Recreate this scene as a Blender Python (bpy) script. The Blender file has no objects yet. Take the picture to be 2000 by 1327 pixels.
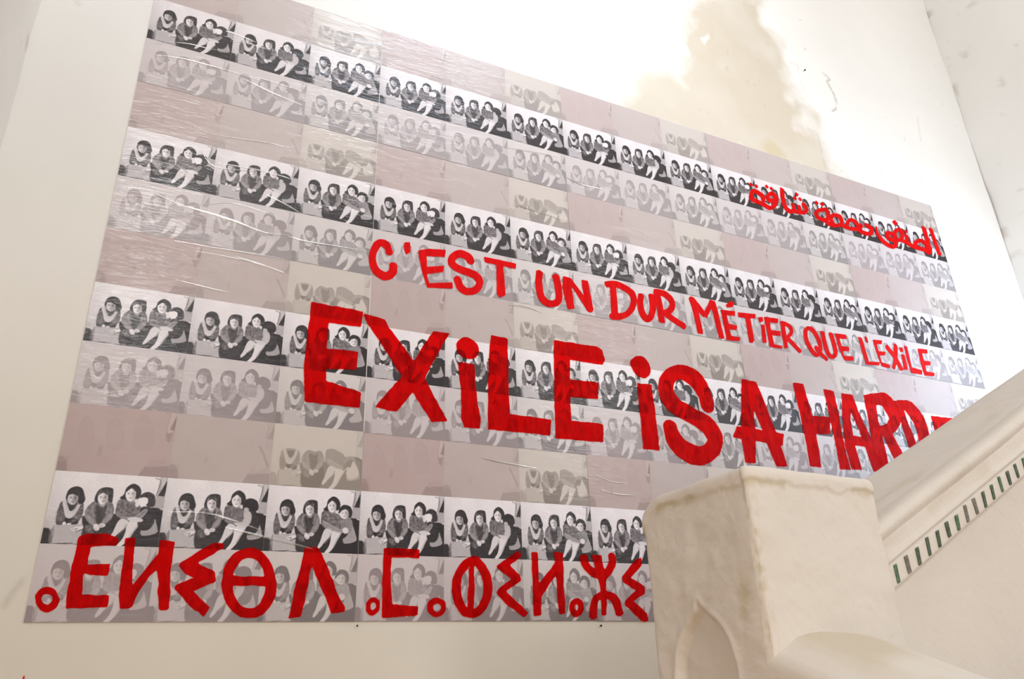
import bpy, bmesh, math, random
import numpy as np
from mathutils import Matrix, Vector

SC = bpy.context.scene
COL = SC.collection

# ------------------------------------------------------------------ camera
cam_data = bpy.data.cameras.new('camera')
cam = bpy.data.objects.new('camera', cam_data)
COL.objects.link(cam)
cam_data.sensor_width = 36.0
cam_data.lens = 1497.8 / 2000.0 * 36.0
cam_data.clip_start = 0.02
# rows: image right, image down, viewing direction, in world axes
CR_ = Vector((0.90142712, -0.43170069, -0.03261367))
CD_ = Vector((0.14716459, 0.37639448, -0.91469655))
CF_ = Vector((0.40715074, 0.81973271, 0.40282324))
m = Matrix.Identity(4)
for i in range(3):
    m[i][0] = CR_[i]; m[i][1] = -CD_[i]; m[i][2] = -CF_[i]
m.translation = Vector((0.2329, -2.53587, 1.5483))
cam.matrix_world = m
SC.camera = cam

# ------------------------------------------------------------------ world, lights, exposure
world = bpy.data.worlds.new('world'); SC.world = world
world.use_nodes = True
bg = world.node_tree.nodes['Background']
bg.inputs[0].default_value = (1.0, 0.84, 0.64, 1)
bg.inputs[1].default_value = 0.05


def area(name, loc, target, sx, sy, power, color, spread=math.pi):
    d = bpy.data.lights.new(name, 'AREA')
    d.shape = 'RECTANGLE'; d.size = sx; d.size_y = sy
    d.energy = power; d.color = color; d.spread = spread
    o = bpy.data.objects.new(name, d); COL.objects.link(o)
    o.location = loc
    o.rotation_euler = (Vector(target) - Vector(loc)).to_track_quat('-Z', 'Y').to_euler()
    return o


area('entrance_daylight', (0.55, -7.2, 2.0), (1.0, 0, 2.2), 0.9, 1.5, 66, (1.0, 1.0, 1.0))
area('upper_window_daylight', (0.5, -7.0, 6.7), (1.0, 0, 3.2), 1.9, 1.2, 30, (1.0, 0.99, 0.98))
area('stair_window_daylight', (4.95, -0.95, 3.0), (3.0, 0.0, 3.2), 0.9, 0.9, 30.0, (0.66, 0.80, 1.0))
area('upper_wall_wash', (1.8, -1.8, 7.1), (1.8, 0, 4.9), 1.6, 0.8, 15.0, (0.76, 0.86, 1.0), math.radians(64))  # added narrow wash for the bright upper wall, cone kept off the handrail
area('newel_side_fill', (-0.30, -2.75, 1.35), (1.1, -1.5, 1.7), 0.9, 1.9, 11.0, (1.0, 0.66, 0.34))  # warm fill added for the newel's left face; no doorway there
area('left_high_fill', (-0.28, -5.0, 5.0), (5.19, -0.6, 5.0), 1.4, 1.4, 112, (1.0, 1.0, 0.99))  # added fill to lift the right wall; no window behind it
area('right_front_fill', (5.1, -4.6, 4.6), (-0.35, -0.4, 3.6), 1.4, 1.4, 135, (1.0, 1.0, 1.0))  # added fill from the front right, mainly to lift the left wall

vs = SC.view_settings
vs.view_transform = 'Standard'
vs.look = 'None'
vs.exposure = 0.0
vs.gamma = 1.0
vs.use_curve_mapping = False

# painted strokes and wall marks, millimetres / metres on the wall plane
LETTERS = [
('EXILE','E',[(0,[(686,2812),(880,2807),(874,2741),(754,2741),(755,2639),(868,2644),(866,2573),(756,2562),(760,2517),(886,2490),(884,2431),(692,2432),(679,2565),(683,2680),(687,2752)])]),
('EXILE','X',[(0,[(878,2799),(962,2790),(979,2759),(1079,2639),(1136,2551),(1214,2417),(1151,2409),(1071,2523),(1013,2600),(940,2702),(896,2762)]),(0,[(1154,2774),(1223,2775),(1188,2714),(1123,2575),(1054,2482),(1018,2432),(936,2440),(990,2513),(1051,2592),(1086,2650),(1121,2717)])]),
('EXILE','i',[(0,[(1248,2730),(1251,2739),(1257,2748),(1264,2756),(1271,2762),(1277,2766),(1284,2769),(1291,2770),(1299,2770),(1308,2767),(1317,2763),(1327,2757),(1334,2751),(1339,2743),(1342,2734),(1344,2725),(1344,2717),(1342,2709),(1339,2702),(1335,2695),(1329,2690),(1323,2685),(1315,2682),(1306,2679),(1298,2678),(1289,2679),(1279,2681),(1271,2685),(1263,2690),(1257,2699),(1252,2709),(1249,2720)]),(0,[(1256,2662),(1323,2661),(1328,2576),(1337,2490),(1346,2445),(1342,2402),(1282,2402),(1268,2436),(1269,2542),(1259,2607)])]),
('EXILE','L',[(0,[(1396,2798),(1470,2794),(1468,2567),(1469,2475),(1652,2473),(1643,2406),(1376,2404),(1378,2555),(1386,2695)])]),
('EXILE','E',[(0,[(1683,2821),(1893,2824),(1917,2812),(1929,2768),(1913,2743),(1754,2744),(1750,2655),(1886,2660),(1877,2584),(1745,2580),(1741,2478),(1866,2481),(1893,2477),(1886,2403),(1664,2398),(1671,2593)])]),
('IS','i',[(0,[(2058,2780),(2063,2788),(2072,2797),(2081,2804),(2091,2810),(2100,2813),(2110,2814),(2120,2814),(2129,2811),(2137,2805),(2146,2797),(2153,2787),(2157,2777),(2160,2768),(2160,2758),(2158,2748),(2155,2739),(2151,2731),(2145,2723),(2138,2717),(2131,2712),(2122,2710),(2112,2710),(2103,2711),(2094,2714),(2085,2719),(2077,2726),(2070,2735),(2065,2743),(2060,2752),(2057,2761),(2056,2771)]),(0,[(2081,2684),(2155,2685),(2159,2568),(2160,2473),(2158,2393),(2076,2393),(2079,2519),(2079,2614)])]),
('IS','S',[(1,[(2448,2617,37),(2447,2629,37),(2447,2644,38),(2445,2662,39),(2440,2680,41),(2432,2697,43),(2422,2716,45),(2410,2733,46),(2396,2747,46),(2379,2756,44),(2359,2763,42),(2339,2766,39),(2320,2766,36),(2301,2762,34),(2282,2754,33),(2265,2743,33),(2252,2731,34),(2242,2717,36),(2235,2700,39),(2231,2682,41),(2231,2666,43),(2234,2651,45),(2241,2635,45),(2250,2621,45),(2263,2608,44),(2279,2597,42),(2300,2588,41),(2322,2580,41),(2344,2571,41),(2366,2562,41),(2390,2553,42),(2412,2544,44),(2430,2533,46),(2445,2519,46),(2456,2503,46),(2464,2487,45),(2466,2471,42),(2462,2455,39),(2452,2439,38),(2439,2423,38),(2424,2411,38),(2409,2402,39),(2391,2395,40),(2372,2390,42),(2353,2389,44),(2334,2391,46),(2315,2395,46),(2297,2402,45),(2281,2410,44),(2268,2419,45),(2257,2429,44),(2248,2441,44),(2240,2453,43),(2235,2467,41),(2231,2483,39),(2229,2497,38),(2228,2507,37)])]),
('A_BIG','A',[(0,[(2674,2783),(2762,2778),(2719,2649),(2702,2519),(2677,2381),(2617,2378),(2617,2494),(2648,2667)]),(0,[(2674,2783),(2762,2780),(2794,2676),(2830,2541),(2854,2433),(2864,2382),(2798,2377),(2769,2459),(2746,2549),(2713,2649)]),(0,[(2599,2546),(2878,2537),(2859,2480),(2566,2491)])]),
('HARD','H',[(0,[(2994,2807),(3065,2809),(3082,2656),(3084,2488),(3073,2394),(3004,2395),(3009,2550),(3001,2700)]),(0,[(3010,2646),(3199,2655),(3181,2567),(3003,2550)]),(0,[(3196,2798),(3266,2798),(3265,2676),(3258,2504),(3267,2399),(3195,2395),(3201,2534),(3196,2687)])]),
('HARD','A',[(0,[(3316,2793),(3390,2792),(3338,2657),(3331,2528),(3342,2405),(3275,2400),(3263,2522),(3287,2669)]),(0,[(3316,2793),(3394,2793),(3411,2693),(3449,2594),(3492,2471),(3496,2408),(3420,2402),(3392,2570),(3363,2678)]),(0,[(3273,2577),(3517,2569),(3508,2522),(3264,2526)])]),
('HARD','R',[(0,[(3473,2803),(3558,2820),(3539,2679),(3541,2567),(3541,2412),(3471,2406),(3452,2521),(3467,2652)]),(1,[(3521,2784,30),(3539,2787,31),(3565,2792,32),(3593,2796,34),(3615,2795,40),(3631,2788,48),(3643,2777,51),(3653,2763,52),(3660,2750,52),(3665,2736,51),(3667,2721,48),(3667,2707,44),(3663,2692,39),(3654,2678,34),(3642,2664,32),(3627,2650,30),(3610,2639,28),(3589,2630,28),(3563,2622,27),(3540,2616,27),(3524,2611,26)]),(0,[(3537,2631),(3613,2630),(3672,2495),(3589,2479)])]),
('HARD','D',[(0,[(3693,2798),(3750,2800),(3757,2702),(3784,2590),(3804,2460),(3736,2455),(3708,2678)]),(1,[(3718,2784,21),(3732,2783,23),(3753,2783,27),(3776,2781,32),(3796,2775,39),(3811,2765,45),(3824,2752,48),(3836,2737,50),(3845,2722,50),(3852,2707,50),(3856,2691,49),(3859,2674,47),(3859,2655,45),(3858,2632,44),(3854,2606,42),(3848,2580,40),(3840,2557,35),(3825,2538,30),(3807,2520,26),(3789,2505,24),(3777,2495,24)])]),
('J','J',[(0,[(3958,2746),(4168,2752),(4150,2690),(3959,2655)])]),
('CEST','C',[(1,[(972,3075,14),(969,3082,15),(965,3094,15),(960,3105,16),(954,3112,17),(947,3115,18),(940,3116,17),(932,3115,16),(925,3111,15),(919,3103,15),(914,3092,14),(909,3079,14),(906,3068,14),(904,3056,14),(903,3045,14),(904,3034,14),(905,3023,15),(908,3013,15),(912,3002,16),(917,2993,17),(924,2985,18),(932,2979,18),(941,2975,19),(950,2972,19),(959,2972,18),(967,2975,17),(974,2981,17),(980,2989,16),(985,2996,16),(987,3005,16),(988,3015,16),(988,3024,16),(988,3030,15)])]),
('CEST','apostrophe',[(0,[(1028,3139),(1053,3146),(1056,3101),(1036,3082),(1029,3110)])]),
('CEST','E',[(0,[(1087,3117),(1136,3134),(1205,3144),(1201,3110),(1123,3097),(1125,3049),(1197,3069),(1195,3040),(1125,3017),(1135,2977),(1233,3001),(1235,2973),(1128,2956),(1106,3022),(1091,3086)])]),
('CEST','S',[(1,[(1313,3111,17),(1312,3116,17),(1310,3122,18),(1308,3129,18),(1302,3134,19),(1294,3137,19),(1283,3140,18),(1272,3141,18),(1262,3139,17),(1253,3135,16),(1245,3128,15),(1238,3121,15),(1233,3113,15),(1230,3106,15),(1229,3097,16),(1231,3090,17),(1234,3083,18),(1241,3077,18),(1250,3073,18),(1261,3069,18),(1273,3066,18),(1287,3063,18),(1303,3061,18),(1318,3058,18),(1331,3055,18),(1340,3049,18),(1347,3042,18),(1351,3034,17),(1353,3025,16),(1351,3016,15),(1347,3005,15),(1341,2995,15),(1334,2986,15),(1325,2980,15),(1314,2975,16),(1303,2973,16),(1294,2972,17),(1285,2974,18),(1277,2978,18),(1271,2984,18),(1265,2990,18),(1261,2998,17),(1258,3008,17),(1256,3017,17),(1254,3024,17)])]),
('CEST','T',[(0,[(1374,3150),(1523,3149),(1519,3123),(1377,3123)]),(0,[(1429,3136),(1461,3137),(1468,2988),(1441,2971),(1428,2988)])]),
('UN','U',[(1,[(1634,3136,16),(1632,3124,16),(1630,3108,16),(1627,3091,17),(1627,3074,17),(1627,3057,17),(1628,3041,17),(1631,3025,18),(1635,3012,18),(1642,3002,19),(1650,2995,19),(1660,2989,18),(1670,2987,17),(1681,2988,16),(1694,2992,15),(1706,2998,15),(1715,3007,15),(1720,3020,16),(1722,3035,17),(1722,3052,17),(1721,3069,18),(1720,3086,18),(1716,3104,18),(1713,3120,18),(1711,3131,18)])]),
('UN','N',[(0,[(1748,3135),(1785,3134),(1795,2986),(1761,2974),(1740,3080)]),(0,[(1748,3135),(1785,3134),(1892,3004),(1878,2981),(1861,2983),(1794,3083)]),(0,[(1840,3137),(1874,3136),(1891,2996),(1878,2981),(1858,2998),(1844,3076)])]),
('DUR','D',[(0,[(1988,3150),(2021,3148),(2018,3003),(1996,2970),(1981,2996)]),(1,[(1964,3137,15),(1975,3140,15),(1991,3145,15),(2009,3149,16),(2027,3150,17),(2046,3146,18),(2067,3140,18),(2086,3131,19),(2100,3122,20),(2107,3110,19),(2110,3097,18),(2110,3083,17),(2107,3068,16),(2101,3054,15),(2092,3038,15),(2081,3024,14),(2070,3012,14),(2057,3003,14),(2042,2995,14),(2027,2990,15),(2014,2986,15),(2003,2983,15),(1994,2983,16),(1985,2983,16),(1980,2984,16)])]),
('DUR','U',[(1,[(2154,3124,16),(2152,3113,16),(2148,3098,16),(2144,3082,17),(2143,3067,17),(2144,3052,18),(2146,3037,18),(2150,3024,19),(2155,3015,19),(2161,3008,19),(2169,3004,18),(2178,3004,15),(2185,3008,14),(2193,3016,15),(2200,3030,16),(2206,3046,16),(2211,3062,17),(2213,3081,18),(2213,3102,18),(2213,3121,18),(2212,3135,18)])]),
('DUR','R',[(1,[(2241,3153,19),(2243,3142,19),(2246,3125,19),(2248,3106,19),(2251,3086,19),(2252,3064,18),(2252,3038,18),(2252,3015,18),(2253,2998,18)]),(1,[(2231,3151,16),(2242,3152,16),(2257,3154,16),(2273,3154,17),(2287,3152,18),(2299,3146,19),(2311,3138,19),(2320,3128,20),(2325,3117,19),(2326,3106,17),(2323,3094,16),(2317,3082,15),(2309,3072,14),(2297,3063,14),(2281,3055,14),(2265,3049,14),(2254,3045,14)]),(1,[(2270,3056,17),(2280,3050,17),(2294,3041,17),(2310,3032,17),(2326,3024,17),(2341,3017,17),(2358,3010,17),(2373,3004,17),(2383,3000,17)])]),
('METIER','M',[(1,[(2442,3162,17),(2445,3151,17),(2449,3136,17),(2454,3117,17),(2458,3095,17),(2461,3066,17),(2464,3032,17),(2467,3000,17),(2468,2978,16)]),(1,[(2448,3153,17),(2511,3079,17)]),(1,[(2509,3074,13),(2569,3169,13)]),(1,[(2569,3169,18),(2571,3154,18),(2574,3133,18),(2578,3108,17),(2581,3083,17),(2584,3055,17),(2587,3023,17),(2590,2995,17),(2592,2975,17)])]),
('METIER','E',[(0,[(2649,3160),(2682,3190),(2709,3185),(2692,3158),(2655,3147)]),(0,[(2612,3129),(2704,3138),(2699,3111),(2647,3105),(2650,3061),(2701,3060),(2692,3035),(2648,3031),(2654,2998),(2709,3000),(2701,2979),(2622,2970),(2618,3036)])]),
('METIER','T',[(0,[(2719,3135),(2834,3145),(2825,3119),(2718,3108)]),(0,[(2761,3125),(2794,3127),(2796,2998),(2780,2980),(2760,2982)])]),
('METIER','i',[(0,[(2847,3130),(2878,3139),(2877,3114),(2850,3102)]),(0,[(2856,3093),(2881,3095),(2874,2996),(2847,2994)])]),
('METIER','E',[(0,[(2887,3140),(2981,3146),(2974,3120),(2918,3116),(2917,3072),(2980,3076),(2973,3050),(2919,3045),(2921,2997),(2974,2995),(2967,2980),(2888,2978),(2888,3054)])]),
('METIER','R',[(0,[(2990,3137),(3018,3135),(3011,2991),(2984,2983),(2984,3056)]),(1,[(3001,3129,11),(3010,3127,11),(3024,3124,12),(3039,3120,12),(3049,3115,13),(3054,3109,14),(3056,3101,13),(3056,3093,12),(3054,3085,11),(3049,3077,10),(3042,3069,9),(3034,3061,9),(3026,3055,9),(3019,3051,9),(3013,3048,9),(3007,3046,9),(3003,3045,9)]),(1,[(3012,3050,14),(3019,3044,14),(3029,3036,14),(3040,3027,14),(3051,3018,14),(3061,3008,14),(3072,2998,14),(3082,2989,14),(3089,2982,14)])]),
('QUE','Q',[(2,[(3167,3121,10),(3174,3125,11),(3184,3127,12),(3193,3127,13),(3202,3124,16),(3211,3115,16),(3220,3103,16),(3228,3088,16),(3234,3075,16),(3237,3062,16),(3237,3050,15),(3237,3037,14),(3234,3025,14),(3230,3014,13),(3224,3003,12),(3218,2993,11),(3211,2987,10),(3204,2983,10),(3196,2982,12),(3189,2984,14),(3181,2989,16),(3173,2999,16),(3164,3012,16),(3156,3027,16),(3151,3040,16),(3148,3053,15),(3148,3066,15),(3148,3079,14),(3150,3090,14),(3153,3100,13),(3156,3108,12),(3161,3116,11),(3167,3121,10)]),(1,[(3199,3027,14),(3206,3020,14),(3214,3010,14),(3224,2999,14),(3234,2990,14),(3243,2983,13),(3252,2976,13),(3261,2971,13),(3267,2967,13)])]),
('QUE','U',[(1,[(3274,3125,15),(3274,3113,15),(3274,3096,15),(3274,3077,15),(3274,3060,15),(3275,3045,15),(3276,3029,16),(3278,3015,16),(3282,3004,16),(3287,2996,16),(3293,2991,15),(3301,2988,13),(3308,2987,11),(3316,2990,10),(3324,2995,10),(3332,3003,12),(3338,3013,13),(3340,3025,15),(3341,3040,15),(3341,3056,16),(3340,3070,16),(3338,3085,16),(3336,3101,16),(3334,3114,16),(3332,3123,16)])]),
('QUE','E',[(0,[(3365,3129),(3445,3135),(3445,3109),(3390,3104),(3392,3061),(3448,3066),(3440,3039),(3393,3032),(3395,3007),(3465,3014),(3460,2990),(3391,2980),(3369,3046)])]),
('LEXILE','L',[(0,[(3535,3138),(3562,3135),(3573,3001),(3657,3010),(3645,2988),(3548,2980),(3536,3065)])]),
('LEXILE','apostrophe',[(0,[(3583,3146),(3601,3148),(3605,3113),(3590,3109)])]),
('LEXILE','E',[(0,[(3644,3137),(3720,3146),(3707,3121),(3667,3116),(3668,3074),(3721,3078),(3710,3056),(3670,3050),(3672,3012),(3733,3006),(3726,2985),(3663,2985),(3649,3060)])]),
('LEXILE','X',[(1,[(3739,3115,17),(3747,3107,17),(3758,3095,17),(3771,3081,17),(3782,3065,17),(3793,3046,17),(3803,3022,17),(3813,3000,17),(3819,2985,17)]),(1,[(3816,3137,15),(3814,3127,15),(3811,3113,15),(3807,3098,15),(3803,3084,14),(3798,3071,14),(3793,3059,13),(3788,3047,13),(3782,3036,13),(3775,3022,12),(3766,3008,12),(3758,2996,12),(3753,2987,12)])]),
('LEXILE','i',[(0,[(3840,3119),(3868,3128),(3870,3105),(3846,3094)]),(0,[(3844,3082),(3871,3086),(3870,2996),(3836,2990)])]),
('LEXILE','L',[(0,[(3885,3142),(3910,3142),(3905,3016),(3983,3009),(3974,2982),(3887,2980),(3882,3065)])]),
('LEXILE','E',[(0,[(3995,3140),(4076,3148),(4071,3120),(4023,3117),(4021,3071),(4077,3075),(4068,3051),(4022,3044),(4018,3006),(4086,3008),(4073,2986),(3993,2980),(3988,3051)])]),
('T_A','yaYa',[(2,[(41,1808,8),(45,1807,8),(51,1805,8),(56,1803,8),(60,1799,7),(63,1795,7),(65,1790,7),(67,1785,8),(67,1780,8),(65,1774,8),(63,1769,9),(59,1764,9),(55,1761,9),(51,1760,8),(45,1762,8),(40,1764,8),(36,1767,7),(32,1771,7),(28,1775,7),(26,1780,7),(24,1785,7),(24,1789,8),(24,1794,8),(26,1798,8),(28,1802,9),(30,1804,9),(33,1807,9),(37,1808,9),(41,1808,8)]),(0,[(22,1729),(23,1729),(25,1729),(26,1729),(27,1729),(28,1728),(29,1727),(29,1726),(29,1725),(28,1725),(28,1724),(27,1724),(26,1723),(25,1724),(25,1724),(24,1725),(23,1726),(23,1727),(22,1727),(22,1728)])]),
('T_A','yad',[(0,[(93,1954),(118,1964),(164,1966),(194,1953),(195,1933),(127,1929),(128,1879),(185,1881),(185,1848),(122,1852),(127,1797),(195,1796),(197,1764),(94,1759),(90,1784),(90,1870)])]),
('T_A','yal',[(0,[(213,1954),(240,1958),(242,1914),(249,1825),(260,1767),(252,1761),(228,1761),(220,1800),(216,1903)]),(0,[(250,1820),(306,1917),(315,1876),(290,1850),(265,1796),(260,1767),(249,1776)]),(0,[(304,1954),(347,1949),(346,1877),(357,1757),(329,1756),(310,1876)])]),
('T_A','yi',[(0,[(451,1950),(485,1949),(486,1936),(416,1889),(466,1867),(475,1839),(416,1810),(467,1765),(454,1737),(400,1777),(364,1817),(367,1827),(416,1848),(387,1860),(367,1880),(371,1890)])]),
('T_A','yab',[(2,[(561,1925,16),(571,1924,15),(582,1921,15),(593,1915,15),(603,1907,15),(611,1897,15),(619,1885,15),(626,1871,15),(631,1857,15),(634,1843,15),(636,1828,15),(636,1813,16),(634,1800,16),(630,1787,16),(624,1776,16),(616,1766,16),(609,1758,16),(601,1753,15),(593,1750,15),(585,1749,15),(576,1749,15),(567,1751,14),(557,1754,14),(547,1759,14),(539,1766,14),(531,1774,14),(523,1785,14),(517,1797,14),(512,1809,14),(509,1821,15),(506,1834,15),(506,1847,15),(506,1860,15),(508,1872,15),(512,1884,15),(517,1896,16),(524,1905,16),(531,1913,16),(541,1919,16),(551,1923,16),(561,1925,16)]),(0,[(511,1856),(618,1854),(621,1828),(514,1828)])]),
('T_A','yan',[(0,[(728,1950),(771,1949),(763,1932),(754,1893),(741,1780),(733,1738),(696,1735),(706,1806),(725,1919)]),(0,[(728,1950),(772,1948),(806,1889),(839,1813),(868,1767),(867,1754),(826,1749),(807,1791),(755,1893)])]),
('MARK','mark',[(0,[(26,1591),(26,1593),(27,1594),(27,1595),(27,1595),(28,1594),(29,1593),(30,1592),(30,1590),(31,1587),(31,1584),(31,1581),(31,1579),(31,1578),(29,1578),(28,1578),(27,1579),(26,1582),(26,1585),(26,1588)])]),
('T_B','ya',[(2,[(958,1790,8),(962,1790,8),(966,1788,8),(970,1786,8),(973,1782,8),(974,1778,8),(975,1773,8),(975,1768,8),(974,1764,8),(971,1760,8),(967,1756,8),(963,1753,8),(959,1751,8),(955,1751,8),(951,1753,8),(947,1756,8),(944,1759,8),(943,1764,8),(943,1769,8),(943,1775,8),(945,1779,8),(947,1783,8),(950,1787,8),(954,1789,8),(958,1790,8)])]),
('T_B','yam',[(0,[(988,1954),(1114,1955),(1113,1924),(1016,1926),(1015,1860),(1021,1776),(1113,1771),(1110,1743),(989,1735),(987,1837)])]),
('T_B','ya',[(2,[(1175,1789,9),(1181,1789,9),(1187,1787,9),(1193,1785,9),(1197,1781,10),(1199,1776,10),(1200,1769,10),(1200,1763,10),(1197,1757,10),(1193,1753,9),(1188,1749,9),(1181,1746,9),(1175,1745,9),(1170,1746,9),(1164,1749,9),(1159,1753,9),(1155,1757,10),(1153,1762,10),(1153,1769,10),(1153,1775,10),(1155,1780,10),(1158,1783,9),(1164,1786,9),(1169,1789,9),(1175,1789,9)])]),
('T_B','yaf',[(2,[(1306,1925,15),(1318,1923,16),(1329,1914,16),(1340,1902,17),(1348,1890,17),(1355,1878,17),(1360,1864,17),(1363,1849,17),(1364,1834,17),(1362,1819,17),(1358,1803,16),(1351,1788,16),(1344,1775,16),(1335,1765,15),(1325,1756,15),(1313,1751,15),(1303,1748,14),(1292,1749,14),(1282,1753,15),(1272,1760,15),(1264,1769,16),(1257,1780,16),(1251,1794,16),(1247,1809,16),(1244,1823,16),(1245,1838,16),(1247,1854,16),(1251,1869,16),(1258,1882,16),(1268,1896,16),(1280,1910,16),(1294,1920,15),(1306,1925,15)]),(0,[(1295,1925),(1314,1926),(1309,1749),(1284,1749)])]),
('T_B','yi',[(0,[(1485,1965),(1502,1944),(1451,1911),(1488,1878),(1491,1860),(1430,1823),(1518,1752),(1500,1736),(1425,1784),(1394,1817),(1406,1832),(1456,1865),(1401,1898),(1398,1907)])]),
('T_B','yal',[(0,[(1538,1960),(1564,1961),(1562,1858),(1570,1803),(1567,1743),(1538,1742),(1536,1846)]),(0,[(1558,1846),(1636,1929),(1645,1897),(1637,1885),(1574,1810),(1563,1797)]),(0,[(1631,1965),(1668,1960),(1664,1848),(1665,1750),(1639,1747),(1633,1884)])]),
('T_B','ya',[(2,[(1714,1793,9),(1719,1792,10),(1724,1790,10),(1728,1787,11),(1731,1783,11),(1732,1778,11),(1732,1772,11),(1731,1766,11),(1728,1761,10),(1725,1756,10),(1719,1752,9),(1714,1750,9),(1709,1748,9),(1704,1749,10),(1700,1752,10),(1696,1756,11),(1693,1761,11),(1692,1766,11),(1692,1772,11),(1693,1778,11),(1695,1783,10),(1699,1787,10),(1703,1790,9),(1709,1792,9),(1714,1793,9)])]),
('T_B','yaz',[(0,[(1787,1958),(1836,1959),(1838,1915),(1848,1902),(1837,1744),(1815,1742),(1818,1850),(1805,1901)]),(1,[(1755,1948,18),(1757,1942,18),(1759,1932,18),(1762,1922,17),(1767,1913,17),(1775,1906,16),(1785,1899,16),(1795,1894,16),(1804,1889,15),(1813,1887,15),(1822,1886,15),(1830,1886,15),(1835,1886,15)]),(1,[(1880,1959,18),(1880,1953,18),(1881,1946,18),(1881,1937,18),(1879,1929,17),(1875,1920,16),(1869,1912,16),(1862,1903,16),(1856,1896,15),(1849,1890,15),(1842,1885,15),(1835,1882,15),(1831,1879,15)]),(1,[(1829,1819,13),(1822,1815,13),(1811,1811,13),(1800,1805,14),(1792,1796,15),(1786,1782,16),(1782,1764,16),(1779,1746,16),(1777,1734,16)]),(1,[(1836,1819,14),(1844,1816,14),(1856,1813,14),(1868,1808,15),(1878,1800,16),(1884,1788,17),(1888,1772,17),(1891,1757,17),(1893,1747,17)])]),
('T_B','yi',[(0,[(2016,1956),(2013,1926),(1958,1878),(2019,1847),(2012,1821),(1960,1794),(2016,1750),(2020,1722),(1992,1722),(1919,1781),(1920,1794),(1973,1833),(1920,1861),(1918,1881),(1986,1945)])]),
('AR3','ta',[(1,[(3036,3861,16),(3037,3867,15),(3038,3875,16),(3038,3884,17),(3036,3892,19),(3030,3897,19),(3023,3901,18),(3014,3905,17),(3006,3907,17),(2999,3909,17),(2991,3911,16),(2983,3911,14),(2977,3909,12),(2970,3903,12),(2964,3895,12),(2959,3885,13),(2956,3877,13),(2953,3870,14),(2952,3862,15),(2952,3856,17),(2955,3851,18),(2962,3848,17),(2971,3846,16),(2982,3846,16),(2993,3844,16),(3005,3842,16),(3018,3840,16),(3030,3838,16),(3038,3836,16)]),(0,[(2953,3949),(2970,3964),(2984,3948),(2967,3933)]),(0,[(2990,3948),(3008,3963),(3022,3948),(3005,3933)])]),
('AR3','qaf',[(1,[(3028,3840,17),(3037,3837,17),(3049,3832,17),(3063,3827,16),(3076,3827,14),(3087,3830,12),(3098,3837,12),(3108,3846,12),(3117,3856,12),(3125,3867,13),(3131,3879,13),(3136,3892,14),(3138,3902,16),(3136,3911,19),(3132,3919,19),(3126,3924,19),(3120,3928,17),(3113,3928,14),(3104,3925,13),(3096,3921,12),(3090,3916,12),(3084,3910,12),(3079,3902,13),(3076,3894,15),(3076,3887,18),(3079,3883,19),(3084,3879,18),(3091,3877,16),(3098,3877,14),(3106,3880,12),(3116,3885,12),(3125,3890,12),(3131,3894,12)]),(0,[(3068,3967),(3086,3982),(3101,3967),(3083,3952)]),(0,[(3100,3962),(3118,3978),(3133,3962),(3115,3947)])]),
('AR3','alif',[(1,[(3199,3986,16),(3197,3975,15),(3193,3958,16),(3191,3940,16),(3189,3923,17),(3189,3905,17),(3190,3887,17),(3193,3870,18),(3197,3858,19),(3203,3850,19),(3212,3846,18),(3220,3844,17),(3226,3842,17)])]),
('AR3','shin',[(1,[(3223,3843,13),(3232,3845,13),(3245,3847,13),(3260,3850,13),(3274,3852,13),(3288,3854,14),(3303,3855,14),(3317,3857,13),(3329,3861,12),(3339,3866,11),(3348,3873,11),(3354,3881,12),(3358,3889,15),(3357,3897,18),(3352,3906,19),(3347,3914,19),(3344,3919,19)]),(1,[(3256,3903,15),(3261,3854,15)]),(1,[(3300,3904,15),(3308,3861,15)]),(0,[(3287,3975),(3306,3990),(3321,3975),(3302,3959)]),(0,[(3266,3943),(3285,3959),(3300,3943),(3281,3928)]),(0,[(3308,3948),(3327,3963),(3341,3947),(3322,3932)])]),
('AR2','ta',[(1,[(3534,3934,13),(3521,3930,13),(3502,3925,13),(3482,3918,12),(3466,3912,12),(3454,3905,11),(3443,3898,11),(3434,3890,11),(3429,3883,13),(3427,3876,16),(3428,3868,18),(3432,3861,19),(3437,3855,18),(3446,3852,17),(3457,3850,16),(3470,3849,15),(3481,3850,14),(3491,3852,13),(3501,3856,12),(3509,3861,11),(3516,3870,13),(3522,3883,15),(3525,3901,16),(3528,3919,16),(3530,3931,16)]),(0,[(3433,3957),(3453,3973),(3468,3957),(3448,3941)]),(0,[(3475,3958),(3497,3976),(3513,3958),(3491,3941)])]),
('AR2','mim',[(1,[(3482,3852,19),(3489,3848,19),(3499,3841,18),(3511,3834,18),(3523,3831,16),(3537,3830,15),(3552,3831,14),(3567,3834,13),(3581,3838,12),(3593,3842,12),(3605,3848,11),(3615,3855,11),(3621,3863,13),(3624,3873,16),(3624,3884,18),(3622,3895,20),(3617,3903,20),(3608,3907,17),(3595,3908,15),(3582,3907,14),(3571,3904,12),(3562,3899,11),(3554,3893,11),(3547,3885,12),(3542,3878,14),(3540,3869,16),(3541,3859,18),(3542,3850,18),(3542,3843,18)])]),
('AR2','ha',[(1,[(3608,3849,15),(3620,3847,15),(3637,3845,15),(3656,3842,15),(3674,3841,14),(3691,3843,13),(3708,3846,13),(3724,3849,13),(3738,3850,14),(3751,3849,15),(3764,3846,16),(3774,3843,16),(3781,3841,16)]),(1,[(3654,3853,12),(3661,3863,12),(3671,3877,12),(3683,3892,11),(3694,3901,11),(3705,3906,12),(3717,3907,14),(3728,3905,16),(3737,3902,18),(3745,3894,19),(3751,3883,19),(3756,3873,19),(3759,3865,19)])]),
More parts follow.
